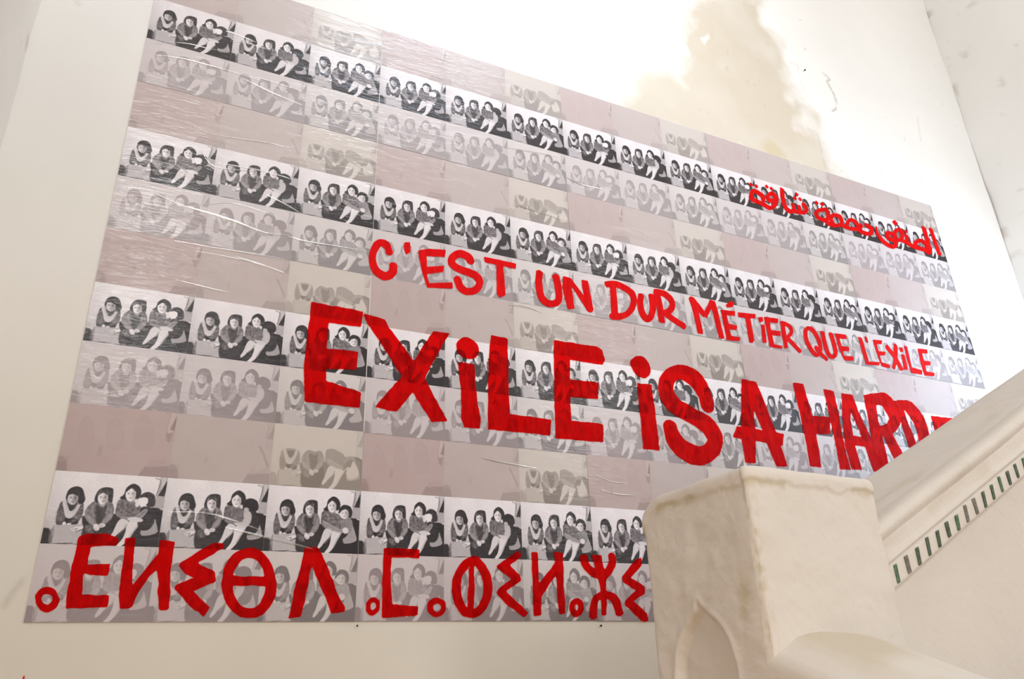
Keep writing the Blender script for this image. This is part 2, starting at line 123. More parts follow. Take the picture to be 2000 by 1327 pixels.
('AR2','mim',[(1,[(3790,3897,13),(3784,3888,13),(3775,3874,13),(3768,3861,14),(3765,3851,18),(3769,3845,20),(3776,3842,17),(3786,3840,16),(3797,3840,15),(3810,3840,15),(3825,3840,14),(3839,3843,13),(3850,3847,12),(3858,3856,13),(3863,3867,15),(3866,3878,18),(3865,3887,21),(3857,3893,19),(3843,3897,18),(3830,3899,17),(3820,3901,17)])]),
('AR1','ya',[(1,[(3917,3914,7),(3915,3905,8),(3911,3891,10),(3909,3877,12),(3910,3863,15),(3915,3850,17),(3924,3837,18),(3934,3825,19),(3946,3815,19),(3958,3808,19),(3972,3802,18),(3986,3798,17),(3999,3796,16),(4013,3797,14),(4026,3800,13),(4038,3805,12),(4045,3810,13),(4049,3818,17),(4048,3828,20),(4045,3838,20),(4040,3846,19),(4030,3849,17),(4016,3850,16),(4003,3851,17),(3994,3855,21),(3992,3862,20),(3992,3872,17),(3996,3882,13),(4002,3888,11),(4012,3891,14),(4025,3890,15),(4038,3889,15),(4047,3888,14)])]),
('AR1','fa',[(1,[(4065,3863,19),(4065,3871,20),(4064,3883,19),(4065,3895,17),(4069,3906,14),(4078,3916,12),(4090,3925,12),(4103,3933,12),(4114,3937,14),(4123,3936,19),(4131,3932,22),(4136,3925,22),(4138,3917,19),(4135,3906,16),(4129,3892,15),(4120,3878,13),(4110,3868,12),(4098,3861,12),(4084,3857,13),(4071,3855,14),(4061,3853,14)]),(0,[(4072,3983),(4103,4006),(4125,3983),(4093,3960)])]),
('AR1','nun',[(1,[(4110,3868,17),(4119,3865,17),(4131,3862,17),(4144,3860,14),(4154,3862,11),(4162,3873,14),(4168,3888,15),(4173,3904,16),(4176,3915,16)]),(0,[(4160,3939),(4181,3955),(4196,3939),(4174,3924)])]),
('AR1','mim',[(1,[(4153,3863,20),(4161,3860,20),(4173,3854,20),(4187,3848,19),(4200,3844,18),(4212,3842,17),(4225,3842,16),(4239,3842,16),(4253,3842,16),(4269,3842,16),(4287,3841,16),(4304,3842,14),(4318,3846,12),(4328,3854,13),(4337,3865,15),(4341,3876,18),(4341,3885,23),(4335,3892,22),(4323,3898,20),(4308,3901,18),(4294,3902,15),(4280,3898,13),(4264,3891,12),(4250,3883,12),(4239,3875,13),(4235,3866,17),(4235,3857,20),(4236,3849,21),(4237,3843,21)])]),
('AR1','lam',[(1,[(4361,4014,21),(4361,4002,21),(4362,3984,21),(4362,3963,21),(4362,3941,20),(4361,3914,20),(4360,3884,20),(4358,3856,19),(4353,3837,16),(4344,3830,13),(4332,3831,18),(4321,3835,19),(4313,3837,19)])]),
('AR1','alif',[(1,[(4428,4023,19),(4429,4008,19),(4431,3986,19),(4433,3961,19),(4434,3936,19),(4436,3908,19),(4439,3878,19),(4440,3851,19),(4442,3832,19)])]),
]
STAINS = {'tan': [(2.677, 5.224), (3.399, 5.549), (3.388, 5.3), (3.456, 5.22), (3.46, 5.052), (3.487, 4.897), (3.468, 4.729), (3.555, 4.66), (3.575, 4.492), (3.657, 4.253), (3.619, 4.187), (3.298, 4.185), (2.707, 4.164), (2.405, 4.169), (2.201, 4.201), (2.305, 4.408), (2.381, 4.488), (2.527, 4.56), (2.596, 4.513), (2.615, 4.686), (2.599, 4.87)], 'pale': [(2.089, 4.484), (2.353, 4.807), (2.599, 5.067), (2.69, 5.189), (2.592, 4.529), (2.488, 4.528), (2.337, 4.402), (2.253, 4.235), (2.126, 4.225)], 'ochre': [(3.123, 4.258), (3.19, 4.304), (3.242, 4.276), (3.278, 4.233), (3.21, 4.22), (3.153, 4.22)], 'smudge': [(3.44, 4.699), (3.543, 4.695), (3.516, 4.619), (3.451, 4.625)], 'flakeA': [(2.779, 4.924), (2.878, 5.065), (2.885, 4.947), (2.809, 4.877)], 'flakeB': [(2.599, 4.87), (2.674, 4.842), (2.694, 4.735), (2.64, 4.733)]}
CRACKS = {'a': [(3.801, 5.055), (3.848, 5.03), (3.858, 5.016), (3.819, 4.989), (3.834, 4.961), (3.859, 4.907), (3.863, 4.826), (3.838, 4.768), (3.804, 4.74)], 'b': [(4.657, 4.976), (4.636, 4.873), (4.615, 4.759)], 'c': [(3.498, 5.033), (3.585, 5.037), (3.583, 4.891), (3.606, 4.777)], 'd': [(3.54, 4.519), (3.623, 4.515), (3.611, 4.389), (3.599, 4.237)], 'e': [(-0.051, 1.766), (-0.042, 1.792), (-0.021, 1.835)], 'f': [(4.495, 4.415), (4.416, 4.236)], 'g': [(-0.245, 3.878), (-0.238, 3.865)]}
CREASES = [[(28,3773),(40,3781),(58,3793),(78,3803),(99,3811),(123,3818),(148,3824),(172,3826),(197,3826),(222,3827),(249,3832),(276,3838),(296,3843)],[(35,3726),(57,3731),(89,3738),(122,3744),(151,3747),(182,3748),(212,3748),(242,3749),(272,3749),(306,3748),(353,3746),(405,3743),(442,3741)],[(316,3741),(338,3745),(369,3749),(402,3752),(435,3753),(469,3751),(501,3749),(532,3748),(562,3746),(582,3744)],[(204,3448),(224,3444),(254,3438),(286,3435),(320,3436),(357,3441),(395,3445),(433,3450),(473,3454),(507,3456),(536,3452),(560,3444),(576,3438)],[(309,3312),(330,3314),(359,3316),(389,3319),(419,3321),(450,3322),(481,3322),(516,3320),(552,3317),(577,3314)],[(13,3097),(18,3107),(27,3120),(40,3130),(58,3134),(80,3136),(103,3134),(126,3129),(148,3122),(171,3114),(194,3109),(216,3104),(240,3100),(267,3097),(295,3094),(326,3090),(364,3084),(404,3078),(433,3073)],[(288,3123),(309,3132),(340,3145),(371,3154),(401,3156),(431,3154),(461,3150),(493,3145),(523,3139),(545,3134)],[(173,3104),(204,3103),(248,3101),(291,3098),(327,3094),(362,3088),(397,3082),(434,3073),(471,3064),(506,3058),(541,3060),(574,3065),(597,3069)],[(241,3367),(251,3347),(266,3320),(284,3300),(305,3294),(329,3295),(356,3298),(387,3302),(421,3307),(445,3312)],[(290,3894),(310,3899),(339,3907),(367,3911),(390,3911),(412,3908),(427,3906)],[(266,3938),(274,3939),(287,3941),(305,3941),(331,3937),(362,3931),(385,3927)],[(346,3732),(377,3723),(421,3710),(466,3698),(511,3689),(556,3681),(588,3676)],[(209,2957),(235,2958),(272,2959),(308,2959),(336,2960),(362,2961),(392,2962),(432,2963),(476,2964),(515,2964),(545,2964),(570,2963),(587,2963)],[(278,2932),(304,2933),(341,2934),(378,2934),(417,2933),(455,2932),(483,2932)],[(412,2941),(441,2936),(481,2929),(519,2923),(548,2917),(574,2911),(592,2907)],[(229,2812),(254,2809),(291,2806),(327,2802),(359,2799),(389,2797),(411,2795)],[(1447,3738),(1464,3740),(1490,3743),(1524,3747),(1573,3754),(1631,3761),(1683,3767),(1723,3768),(1756,3767),(1778,3766)],[(1799,3670),(1813,3665),(1836,3657),(1866,3652),(1912,3651),(1967,3654),(2007,3656)],[(318,2037),(344,2038),(382,2040),(419,2039),(450,2035),(480,2027),(511,2019),(546,2009),(581,1997),(606,1989)],[(483,1999),(507,1994),(541,1987),(576,1980),(608,1973),(639,1967),(671,1960),(707,1953),(744,1945),(769,1940)],[(579,3065),(597,3062),(625,3058),(654,3056),(683,3056),(715,3058),(749,3060),(791,3061),(836,3063),(867,3064)],[(807,3465),(818,3459),(835,3450),(850,3440),(863,3430),(875,3419),(883,3412)],[(1513,3441),(1537,3441),(1572,3442),(1614,3440),(1667,3436),(1726,3430),(1768,3425)],[(1472,2946),(1497,2948),(1533,2951),(1566,2951),(1594,2947),(1619,2941),(1637,2936)],[(1346,2291),(1372,2288),(1409,2284),(1450,2280),(1495,2277),(1544,2273),(1578,2271)],[(1828,2271),(1845,2263),(1869,2253),(1896,2245),(1930,2242),(1966,2242),(1992,2242)],[(1846,2211),(1863,2206),(1888,2200),(1915,2196),(1949,2194),(1985,2195),(2012,2196)],[(491,3221),(511,3215),(539,3206),(568,3196),(597,3183),(626,3169),(646,3159)]]
NAILS = [(3.622, 4.997, 'small dark nail in the bare wall above the collage, right of the beige stain', 0.006), (0.91, 1.712, 'tiny nail at the lower edge of the collage below the first Tifinagh word', 0.003), (1.808, 1.708, 'tiny nail at the lower edge of the collage left of the newel post', 0.004)]


# ------------------------------------------------------------------ helpers
rng = np.random.default_rng(11)


def lin(c):
    c = np.asarray(c, float) / 255.0
    return np.where(c <= 0.04045, c / 12.92, ((c + 0.055) / 1.055) ** 2.4)


def noise2(h, w, cell, seed):
    """smooth value noise in 0..1 on an h x w lattice, features about `cell` lattice steps"""
    r = np.random.default_rng(seed)
    gh, gw = int(h / cell) + 3, int(w / cell) + 3
    g = r.random((gh, gw))
    y = np.arange(h) / cell; x = np.arange(w) / cell
    yi = y.astype(int); xi = x.astype(int)
    fy = (y - yi); fx = (x - xi)
    fy = (fy * fy * (3 - 2 * fy))[:, None]; fx = (fx * fx * (3 - 2 * fx))[None, :]
    a = g[np.ix_(yi, xi)]; b = g[np.ix_(yi, xi + 1)]
    c = g[np.ix_(yi + 1, xi)]; d = g[np.ix_(yi + 1, xi + 1)]
    return (a * (1 - fx) + b * fx) * (1 - fy) + (c * (1 - fx) + d * fx) * fy


def fbm(h, w, cell, seed, octv=4):
    s = 0; a = 1.0; t = 0
    for k in range(octv):
        s = s + a * noise2(h, w, max(cell / 2 ** k, 1.01), seed + 17 * k); t += a; a *= 0.5
    return s / t


def seg_dist(px, pz, pts, closed=True):
    d = np.full(px.shape, 1e9); n = len(pts)
    for i in range(n if closed else n - 1):
        ax, az = pts[i]; bx, bz = pts[(i + 1) % n]
        vx, vz = bx - ax, bz - az
        t = np.clip(((px - ax) * vx + (pz - az) * vz) / (vx * vx + vz * vz + 1e-12), 0, 1)
        d = np.minimum(d, np.hypot(px - ax - t * vx, pz - az - t * vz))
    return d


def inside(px, pz, pts):
    r = np.zeros(px.shape, bool); n = len(pts)
    for i in range(n):
        ax, az = pts[i]; bx, bz = pts[(i + 1) % n]
        if az == bz: continue
        c = ((az > pz) != (bz > pz)) & (px < (bx - ax) * (pz - az) / (bz - az) + ax)
        r ^= c
    return r


def sd_poly(px, pz, pts):
    d = seg_dist(px, pz, pts)
    return np.where(inside(px, pz, pts), -d, d)


def grid_faces(nr, nc):
    i = np.arange(nr - 1)[:, None] * nc + np.arange(nc - 1)[None, :]
    return np.stack([i, i + 1, i + nc + 1, i + nc], -1).reshape(-1, 4)


def np_mesh(name, verts, faces, smooth=False, colors=None):
    verts = np.asarray(verts, np.float32); faces = np.asarray(faces, np.int32)
    me = bpy.data.meshes.new(name)
    me.vertices.add(len(verts)); me.vertices.foreach_set('co', verts.ravel())
    me.loops.add(faces.size); me.loops.foreach_set('vertex_index', faces.ravel())
    me.polygons.add(len(faces))
    me.polygons.foreach_set('loop_start', np.arange(0, faces.size, faces.shape[1], dtype=np.int32))
    if smooth:
        me.polygons.foreach_set('use_smooth', np.ones(len(faces), bool))
    me.update(calc_edges=True)
    if colors is not None:
        ca = me.color_attributes.new('paint', 'FLOAT_COLOR', 'POINT')
        c4 = np.ones((len(verts), 4), np.float32); c4[:, :3] = colors
        ca.data.foreach_set('color', c4.ravel())
    me.validate()
    return me


def link(name, me, mat=None, parent=None):
    o = bpy.data.objects.new(name, me); COL.objects.link(o)
    if mat is not None:
        if len(me.materials): me.materials[0] = mat
        else: me.materials.append(mat)
    if parent is not None: o.parent = parent
    return o


def tag(o, label, cat, group=None, kind=None):
    if label: o['label'] = label
    if cat: o['category'] = cat
    if group: o['group'] = group
    if kind: o['kind'] = kind
    return o


def empty(name, loc=(0, 0, 0)):
    o = bpy.data.objects.new(name, None); COL.objects.link(o); o.location = loc
    o.empty_display_size = 0.1
    return o


# ------------------------------------------------------------------ materials
def new_mat(name):
    mt = bpy.data.materials.new(name); mt.use_nodes = True
    nt = mt.node_tree
    return mt, nt, nt.nodes, nt.links, nt.nodes['Principled BSDF']


def plaster(name, base=None, scale=9.0, bump=0.25, rough=0.85, blotch=0.06):
    """painted plaster: base colour (or the mesh's paint attribute), faint blotches and trowel bumps"""
    mt, nt, N, L, P = new_mat(name)
    P.inputs['Roughness'].default_value = rough
    P.inputs['Specular IOR Level'].default_value = 0.25
    tc = N.new('ShaderNodeTexCoord')
    n1 = N.new('ShaderNodeTexNoise'); n1.inputs['Scale'].default_value = scale * 0.35; n1.inputs['Detail'].default_value = 5
    L.new(tc.outputs['Object'], n1.inputs['Vector'])
    mr = N.new('ShaderNodeMapRange'); mr.inputs[1].default_value = 0.35; mr.inputs[2].default_value = 0.7
    mr.inputs[3].default_value = 1.0; mr.inputs[4].default_value = 1.0 - blotch
    L.new(n1.outputs[0], mr.inputs[0])
    mx = N.new('ShaderNodeMix'); mx.data_type = 'RGBA'; mx.blend_type = 'MULTIPLY'; mx.inputs[0].default_value = 1
    if base is None:
        at = N.new('ShaderNodeAttribute'); at.attribute_name = 'paint'
        L.new(at.outputs['Color'], mx.inputs[6])
    else:
        mx.inputs[6].default_value = (*base, 1)
    cc = N.new('ShaderNodeCombineColor')
    for k in range(3): L.new(mr.outputs[0], cc.inputs[k])
    L.new(cc.outputs[0], mx.inputs[7])
    L.new(mx.outputs[2], P.inputs['Base Color'])
    n2 = N.new('ShaderNodeTexNoise'); n2.inputs['Scale'].default_value = scale * 1.6; n2.inputs['Detail'].default_value = 6
    n2.inputs['Roughness'].default_value = 0.55
    L.new(tc.outputs['Object'], n2.inputs['Vector'])
    b = N.new('ShaderNodeBump'); b.inputs['Strength'].default_value = bump; b.inputs['Distance'].default_value = 0.02
    L.new(n2.outputs[0], b.inputs['Height']); L.new(b.outputs[0], P.inputs['Normal'])
    return mt


M_WALL = plaster('wall_plaster', None, 3.0, 0.10)
M_BAL = plaster('balustrade_plaster', None, 14.0, 0.16, 0.8, 0.05)
M_FLOOR = plaster('floor_cement', tuple(lin((206, 172, 132))), 6.0, 0.2)


def print_mat():
    mt, nt, N, L, P = new_mat('printed_photo')
    at = N.new('ShaderNodeAttribute'); at.attribute_name = 'paint'
    hz = N.new('ShaderNodeAttribute'); hz.attribute_type = 'OBJECT'; hz.attribute_name = 'painted_haze'  # per-row lightening that imitates haze and brighter light
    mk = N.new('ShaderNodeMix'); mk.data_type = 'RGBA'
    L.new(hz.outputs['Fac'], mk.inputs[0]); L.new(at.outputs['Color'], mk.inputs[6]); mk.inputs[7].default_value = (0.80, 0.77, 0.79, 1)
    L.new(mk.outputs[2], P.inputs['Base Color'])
    P.inputs['Roughness'].default_value = 0.5
    P.inputs['Specular IOR Level'].default_value = 0.3
    pl = N.new('ShaderNodeAttribute'); pl.attribute_type = 'OBJECT'; pl.attribute_name = 'plastic'
    L.new(pl.outputs['Fac'], P.inputs['Coat Weight'])
    P.inputs['Coat Roughness'].default_value = 0.16
    geo = N.new('ShaderNodeNewGeometry')
    mp = N.new('ShaderNodeMapping'); mp.inputs['Rotation'].default_value = (0, 0.12, 0)
    mp.inputs['Scale'].default_value = (1.6, 1.0, 9.0)
    L.new(geo.outputs['Position'], mp.inputs['Vector'])
    n1 = N.new('ShaderNodeTexNoise'); n1.inputs['Scale'].default_value = 2.2; n1.inputs['Detail'].default_value = 3
    n1.inputs['Distortion'].default_value = 0.5
    L.new(mp.outputs[0], n1.inputs['Vector'])
    n2 = N.new('ShaderNodeTexNoise'); n2.inputs['Scale'].default_value = 9; n2.inputs['Detail'].default_value = 3; n2.inputs['Distortion'].default_value = 1.2
    L.new(mp.outputs[0], n2.inputs['Vector'])
    ad = N.new('ShaderNodeMath'); ad.operation = 'MULTIPLY_ADD'; ad.inputs[1].default_value = 0.35
    L.new(n2.outputs[0], ad.inputs[0]); L.new(n1.outputs[0], ad.inputs[2])
    b = N.new('ShaderNodeBump'); b.inputs['Strength'].default_value = 0.30; b.inputs['Distance'].default_value = 0.02
    L.new(ad.outputs[0], b.inputs['Height'])
    L.new(b.outputs[0], P.inputs['Coat Normal'])
    return mt


M_PRINT = print_mat()

M_PAPER, _, N_, L_, P_ = new_mat('paper_white')
nz = N_.new('ShaderNodeTexNoise'); nz.inputs['Scale'].default_value = 60
rp = N_.new('ShaderNodeValToRGB'); rp.color_ramp.elements[0].color = (*lin((214, 206, 202)), 1); rp.color_ramp.elements[1].color = (*lin((232, 226, 220)), 1)
L_.new(nz.outputs[0], rp.inputs[0]); L_.new(rp.outputs[0], P_.inputs['Base Color']); P_.inputs['Roughness'].default_value = 0.6


def paint_mat(name, red, film, thin):
    """thin red paint: part opaque pigment, part coloured film that lets the print show through"""
    mt, nt, N, L, P = new_mat(name)
    P.inputs['Base Color'].default_value = (*red, 1); P.inputs['Roughness'].default_value = 0.6
    P.inputs['Specular IOR Level'].default_value = 0.08
    tr = N.new('ShaderNodeBsdfTransparent'); tr.inputs[0].default_value = (*film, 1)
    geo = N.new('ShaderNodeNewGeometry')
    mp = N.new('ShaderNodeMapping'); mp.inputs['Scale'].default_value = (22, 22, 7)
    L.new(geo.outputs['Position'], mp.inputs['Vector'])
    n1 = N.new('ShaderNodeTexNoise'); n1.inputs['Scale'].default_value = 1.6; n1.inputs['Detail'].default_value = 6
    n1.inputs['Roughness'].default_value = 0.65
    L.new(mp.outputs[0], n1.inputs['Vector'])
    mr = N.new('ShaderNodeMapRange'); mr.inputs[1].default_value = 0.3; mr.inputs[2].default_value = 0.7
    mr.inputs[3].default_value = thin[0]; mr.inputs[4].default_value = thin[1]
    L.new(n1.outputs[0], mr.inputs[0])
    mx = N.new('ShaderNodeMixShader')
    L.new(mr.outputs[0], mx.inputs[0]); L.new(tr.outputs[0], mx.inputs[1]); L.new(P.outputs[0], mx.inputs[2])
    out = N['Material Output']; L.new(mx.outputs[0], out.inputs['Surface'])
    return mt


M_RED = paint_mat('red_paint_thin', tuple(lin((218, 3, 5))), (0.96, 0.03, 0.03), (0.20, 0.62))
M_RED_THICK = paint_mat('red_paint_thick', tuple(lin((226, 8, 12))), (0.96, 0.03, 0.04), (0.60, 0.96))


def film_mat():
    mt, nt, N, L, P = new_mat('clear_plastic')
    tr = N.new('ShaderNodeBsdfTransparent'); tr.inputs[0].default_value = (0.98, 0.97, 0.97, 1)
    gl = N.new('ShaderNodeBsdfGlossy'); gl.inputs['Roughness'].default_value = 0.22
    mx = N.new('ShaderNodeMixShader')
    n1 = N.new('ShaderNodeTexNoise'); n1.inputs['Scale'].default_value = 6; n1.inputs['Detail'].default_value = 2
    geo = N.new('ShaderNodeNewGeometry'); L.new(geo.outputs['Position'], n1.inputs['Vector'])
    mr = N.new('ShaderNodeMapRange'); mr.inputs[1].default_value = 0.35; mr.inputs[2].default_value = 0.65
    mr.inputs[3].default_value = 0.12; mr.inputs[4].default_value = 0.65
    L.new(n1.outputs[0], mr.inputs[0]); L.new(mr.outputs[0], mx.inputs[0])
    L.new(tr.outputs[0], mx.inputs[1]); L.new(gl.outputs[0], mx.inputs[2])
    L.new(mx.outputs[0], N['Material Output'].inputs['Surface'])
    return mt


M_FILM = film_mat()


def tile_mat(name, c0, c1):
    mt, nt, N, L, P = new_mat(name)
    tc = N.new('ShaderNodeTexCoord')
    n1 = N.new('ShaderNodeTexNoise'); n1.inputs['Scale'].default_value = 160; n1.inputs['Detail'].default_value = 4
    L.new(tc.outputs['Object'], n1.inputs['Vector'])
    r = N.new('ShaderNodeValToRGB'); r.color_ramp.elements[0].position = 0.4; r.color_ramp.elements[1].position = 0.64
    r.color_ramp.elements[0].color = (*lin(c0), 1); r.color_ramp.elements[1].color = (*lin(c1), 1)
    L.new(n1.outputs[0], r.inputs[0]); L.new(r.outputs[0], P.inputs['Base Color'])
    P.inputs['Roughness'].default_value = 0.35
    return mt


M_TILES = [tile_mat('green_glaze', (52, 84, 58), (84, 112, 82)), tile_mat('dark_green_glaze', (50, 66, 50), (74, 92, 70)),
           tile_mat('worn_glaze', (92, 88, 80), (124, 116, 104))]
M_IRON, _, N_, L_, P_ = new_mat('rusty_iron')
P_.inputs['Base Color'].default_value = (*lin((60, 44, 36)), 1); P_.inputs['Roughness'].default_value = 0.6; P_.inputs['Metallic'].default_value = 0.6

# ------------------------------------------------------------------ room shell
XL, XR, ZT = -0.355, 5.19, 7.4
CREAM = np.array([0.80, 0.775, 0.735])


def axis(a, f0, f1, b, fine, coarse):
    return np.unique(np.round(np.concatenate([np.arange(a, f0, coarse), np.arange(f0, f1, fine), np.arange(f1, b, coarse), [b]]), 4))


def wall_back():
    xs = axis(XL, XL, XR, XR, 0.011, 0.2)
    zs = axis(0.0, 1.4, 6.5, ZT, 0.011, 0.25)
    X, Z = np.meshgrid(xs, zs)
    h, w = X.shape
    up = np.clip((Z - 1.7) / 2.2, 0, 1)[..., None]      # light falloff put into the colour: dimmer and warmer low, paler above
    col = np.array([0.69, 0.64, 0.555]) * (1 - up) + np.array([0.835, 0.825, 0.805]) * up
    n_big = fbm(h, w, 90, 3); n_mid = fbm(h, w, 26, 5); n_fine = fbm(h, w, 7, 8, 3)
    col *= (1 + 0.05 * (n_big - 0.5))[..., None]
    warp = (n_mid - 0.5) * 0.22 + (n_fine - 0.5) * 0.08

    def mask(name, soft, k=1.0):
        sd = sd_poly(X, Z, STAINS[name]) + warp * k
        return np.clip(0.5 - sd / soft, 0, 1)[..., None]

    # whiter lime patch towards the top right, older beige plaster showing through it
    white = np.array([0.92, 0.91, 0.885])
    mw = np.clip((Z - 4.15 + 0.35 * (X - 3.4) + warp * 2.2) / 0.5, 0, 1)[..., None]
    col = col * (1 - mw) + white * mw
    mp = mask('pale', 0.25) * 0.5
    col = col * (1 - mp) + np.array([0.82, 0.81, 0.73]) * mp
    mtan = mask('tan', 0.13, 1.4) * np.clip(0.85 + 0.6 * (n_mid[..., None] - .4), 0, 1)
    col = col * (1 - mtan) + np.array([0.655, 0.585, 0.475]) * mtan
    for k_, c_ in (('ochre', (0.62, 0.52, 0.33)), ('smudge', (0.60, 0.55, 0.46))):
        mo = mask(k_, 0.05, 0.5) * 0.7
        col = col * (1 - mo) + np.array(c_) * mo
    for k_ in ('flakeA', 'flakeB'):
        mo = mask(k_, 0.02, 0.5)
        col = col * (1 - mo) + white * mo
    for k_, pts in CRACKS.items():
        d = seg_dist(X, Z, pts, False) + np.abs(n_fine - 0.5) * 0.03
        s = dict(a=.75, e=.35).get(k_, .22)
        mo = np.clip(1 - d / 0.014, 0, 1)[..., None] * s
        col = col * (1 - mo) + np.array([0.33, 0.27, 0.20]) * mo
    # scattered specks and chips
    sp = fbm(h, w, 4, 31, 2) * (noise2(h, w, 60, 77) > 0.62)
    mo = np.clip((sp - 0.85) / 0.06, 0, 1)[..., None] * (Z[..., None] > 4.2) * 0.35
    col = col * (1 - mo) + np.array([0.5, 0.42, 0.33]) * mo
    # faint undulation of hand-made plaster away from the pasted sheets
    away = np.clip(np.maximum.reduce([-0.03 - X, X - 4.53, 1.69 - Z, Z - 4.24]) / 0.25, 0, 1)
    Y = -(n_big - 0.5) * 0.03 * away - (n_mid - 0.5) * 0.006 * away + 0.0015 * away
    Y = np.minimum(Y, 0.012) * 1.0
    V = np.stack([X, Y, Z], -1).reshape(-1, 3)
    me = np_mesh('wall_back', V, grid_faces(h, w), True, col.reshape(-1, 3))
    tag(link('wall_back', me, M_WALL), None, None, kind='structure')


def wall_side(name, x0, sgn, seed, tint):
    ys = axis(-8.0, -3.2, 0.0, 0.03, 0.02, 0.4)
    zs = axis(0.0, 1.4, 6.5, ZT, 0.02, 0.25)
    Yg, Z = np.meshgrid(ys, zs)
    h, w = Yg.shape
    n_big = fbm(h, w, 40, seed); n_mid = fbm(h, w, 12, seed + 2); n_f = fbm(h, w, 4, seed + 4, 3)
    col = np.ones((h, w, 3)) * tint * (1 + 0.05 * (n_big - 0.5))[..., None]
    sp = np.clip((n_f - 0.70) / 0.08, 0, 1) * np.clip((n_mid - 0.5) / 0.1, 0, 1)
    near = np.clip(1 - np.abs(Yg) / 0.05, 0, 1) * np.clip((fbm(h, w, 9, seed + 9, 3) - 0.60) / 0.08, 0, 1)
    mo = np.clip(0.22 * sp + 0.55 * near, 0, 1)[..., None]
    col = col * (1 - mo) + np.array([0.42, 0.33, 0.24]) * mo
    X = x0 + sgn * ((n_big - 0.5) * 0.05 + (n_mid - 0.5) * 0.014)
    V = np.stack([X, Yg, Z], -1).reshape(-1, 3)
    me = np_mesh(name, V, grid_faces(h, w), True, col.reshape(-1, 3))
    tag(link(name, me, M_WALL), None, None, kind='structure')


wall_back()
wall_side('wall_left', XL + 0.005, 1, 41, np.array([0.80, 0.77, 0.72]))
wall_side('wall_right', XR, 1, 57, np.array([0.92, 0.915, 0.90]))
fl = np_mesh('floor', [(XL, -8, 0), (XR, -8, 0), (XR, 0.03, 0), (XL, 0.03, 0)], [(0, 1, 2, 3)])
tag(link('floor', fl, M_FLOOR), None, None, kind='structure')


cl = np_mesh('ceiling', [(XL, -8, ZT), (XL, 0.03, ZT), (XR, 0.03, ZT), (XR, -8, ZT)], [(0, 1, 2, 3)])
tag(link('ceiling', cl, plaster('ceiling_plaster', (0.80, 0.78, 0.74), 3.0, 0.1)), None, None, kind='structure')


def stairs():
    """solid steps rising to the right between balustrade and wall"""
    bm = bmesh.new()
    pts = [(1.42, 0.0)]
    x, z = 1.42, 0.0
    while x < XR - 0.02:
        z += 0.17; pts.append((x, z)); x = min(x + 0.34, XR - 0.01); pts.append((x, z))
    pts.append((x, 0.0))
    a = [bm.verts.new((p[0], -0.012, p[1])) for p in pts]
    b = [bm.verts.new((p[0], -1.295, p[1])) for p in pts]
    n = len(pts)
    for i in range(n):
        bm.faces.new((a[i], a[(i + 1) % n], b[(i + 1) % n], b[i]))
    bm.faces.new(a); bm.faces.new(b[::-1])
    bmesh.ops.triangulate(bm, faces=[f for f in bm.faces if len(f.verts) > 4])
    bmesh.ops.recalc_face_normals(bm, faces=bm.faces)
    me = bpy.data.meshes.new('stair_steps'); bm.to_mesh(me); bm.free()
    tag(link('stair_steps', me, M_FLOOR), None, None, kind='structure')


stairs()

# ------------------------------------------------------------------ printed pictures
PW, PH = 208, 144           # lattice of one printed picture
SS = 2                      # drawing is done finer, then averaged
ASP = 0.6908
_src = [(150, -10), (1935, 105), (1840, 1240), (-5, 1175)]


def _homog(src, dst):
    A = []
    for (x, y), (u, v) in zip(src, dst):
        A.append([x, y, 1, 0, 0, 0, -u * x, -u * y, -u]); A.append([0, 0, 0, x, y, 1, -v * x, -v * y, -v])
    return np.linalg.svd(np.array(A, float))[2][-1].reshape(3, 3)


HU = _homog(_src, [(0, 0), (1, 0), (1, 1), (0, 1)])


def catmull(pts, n=5, closed=True):
    P = np.array(pts, float); m_ = len(P); out = []
    for i in range(m_ if closed else m_ - 1):
        if closed: a, b, c, d = P[i - 1], P[i], P[(i + 1) % m_], P[(i + 2) % m_]
        else: a, b, c, d = P[max(i - 1, 0)], P[i], P[i + 1], P[min(i + 2, m_ - 1)]
        for k in range(n):
            t = k / n
            out.append(.5 * (2 * b + (c - a) * t + (2 * a - 5 * b + 4 * c - d) * t * t + (3 * b - a - 3 * c + d) * t ** 3))
    if not closed: out.append(P[-1])
    return np.array(out)


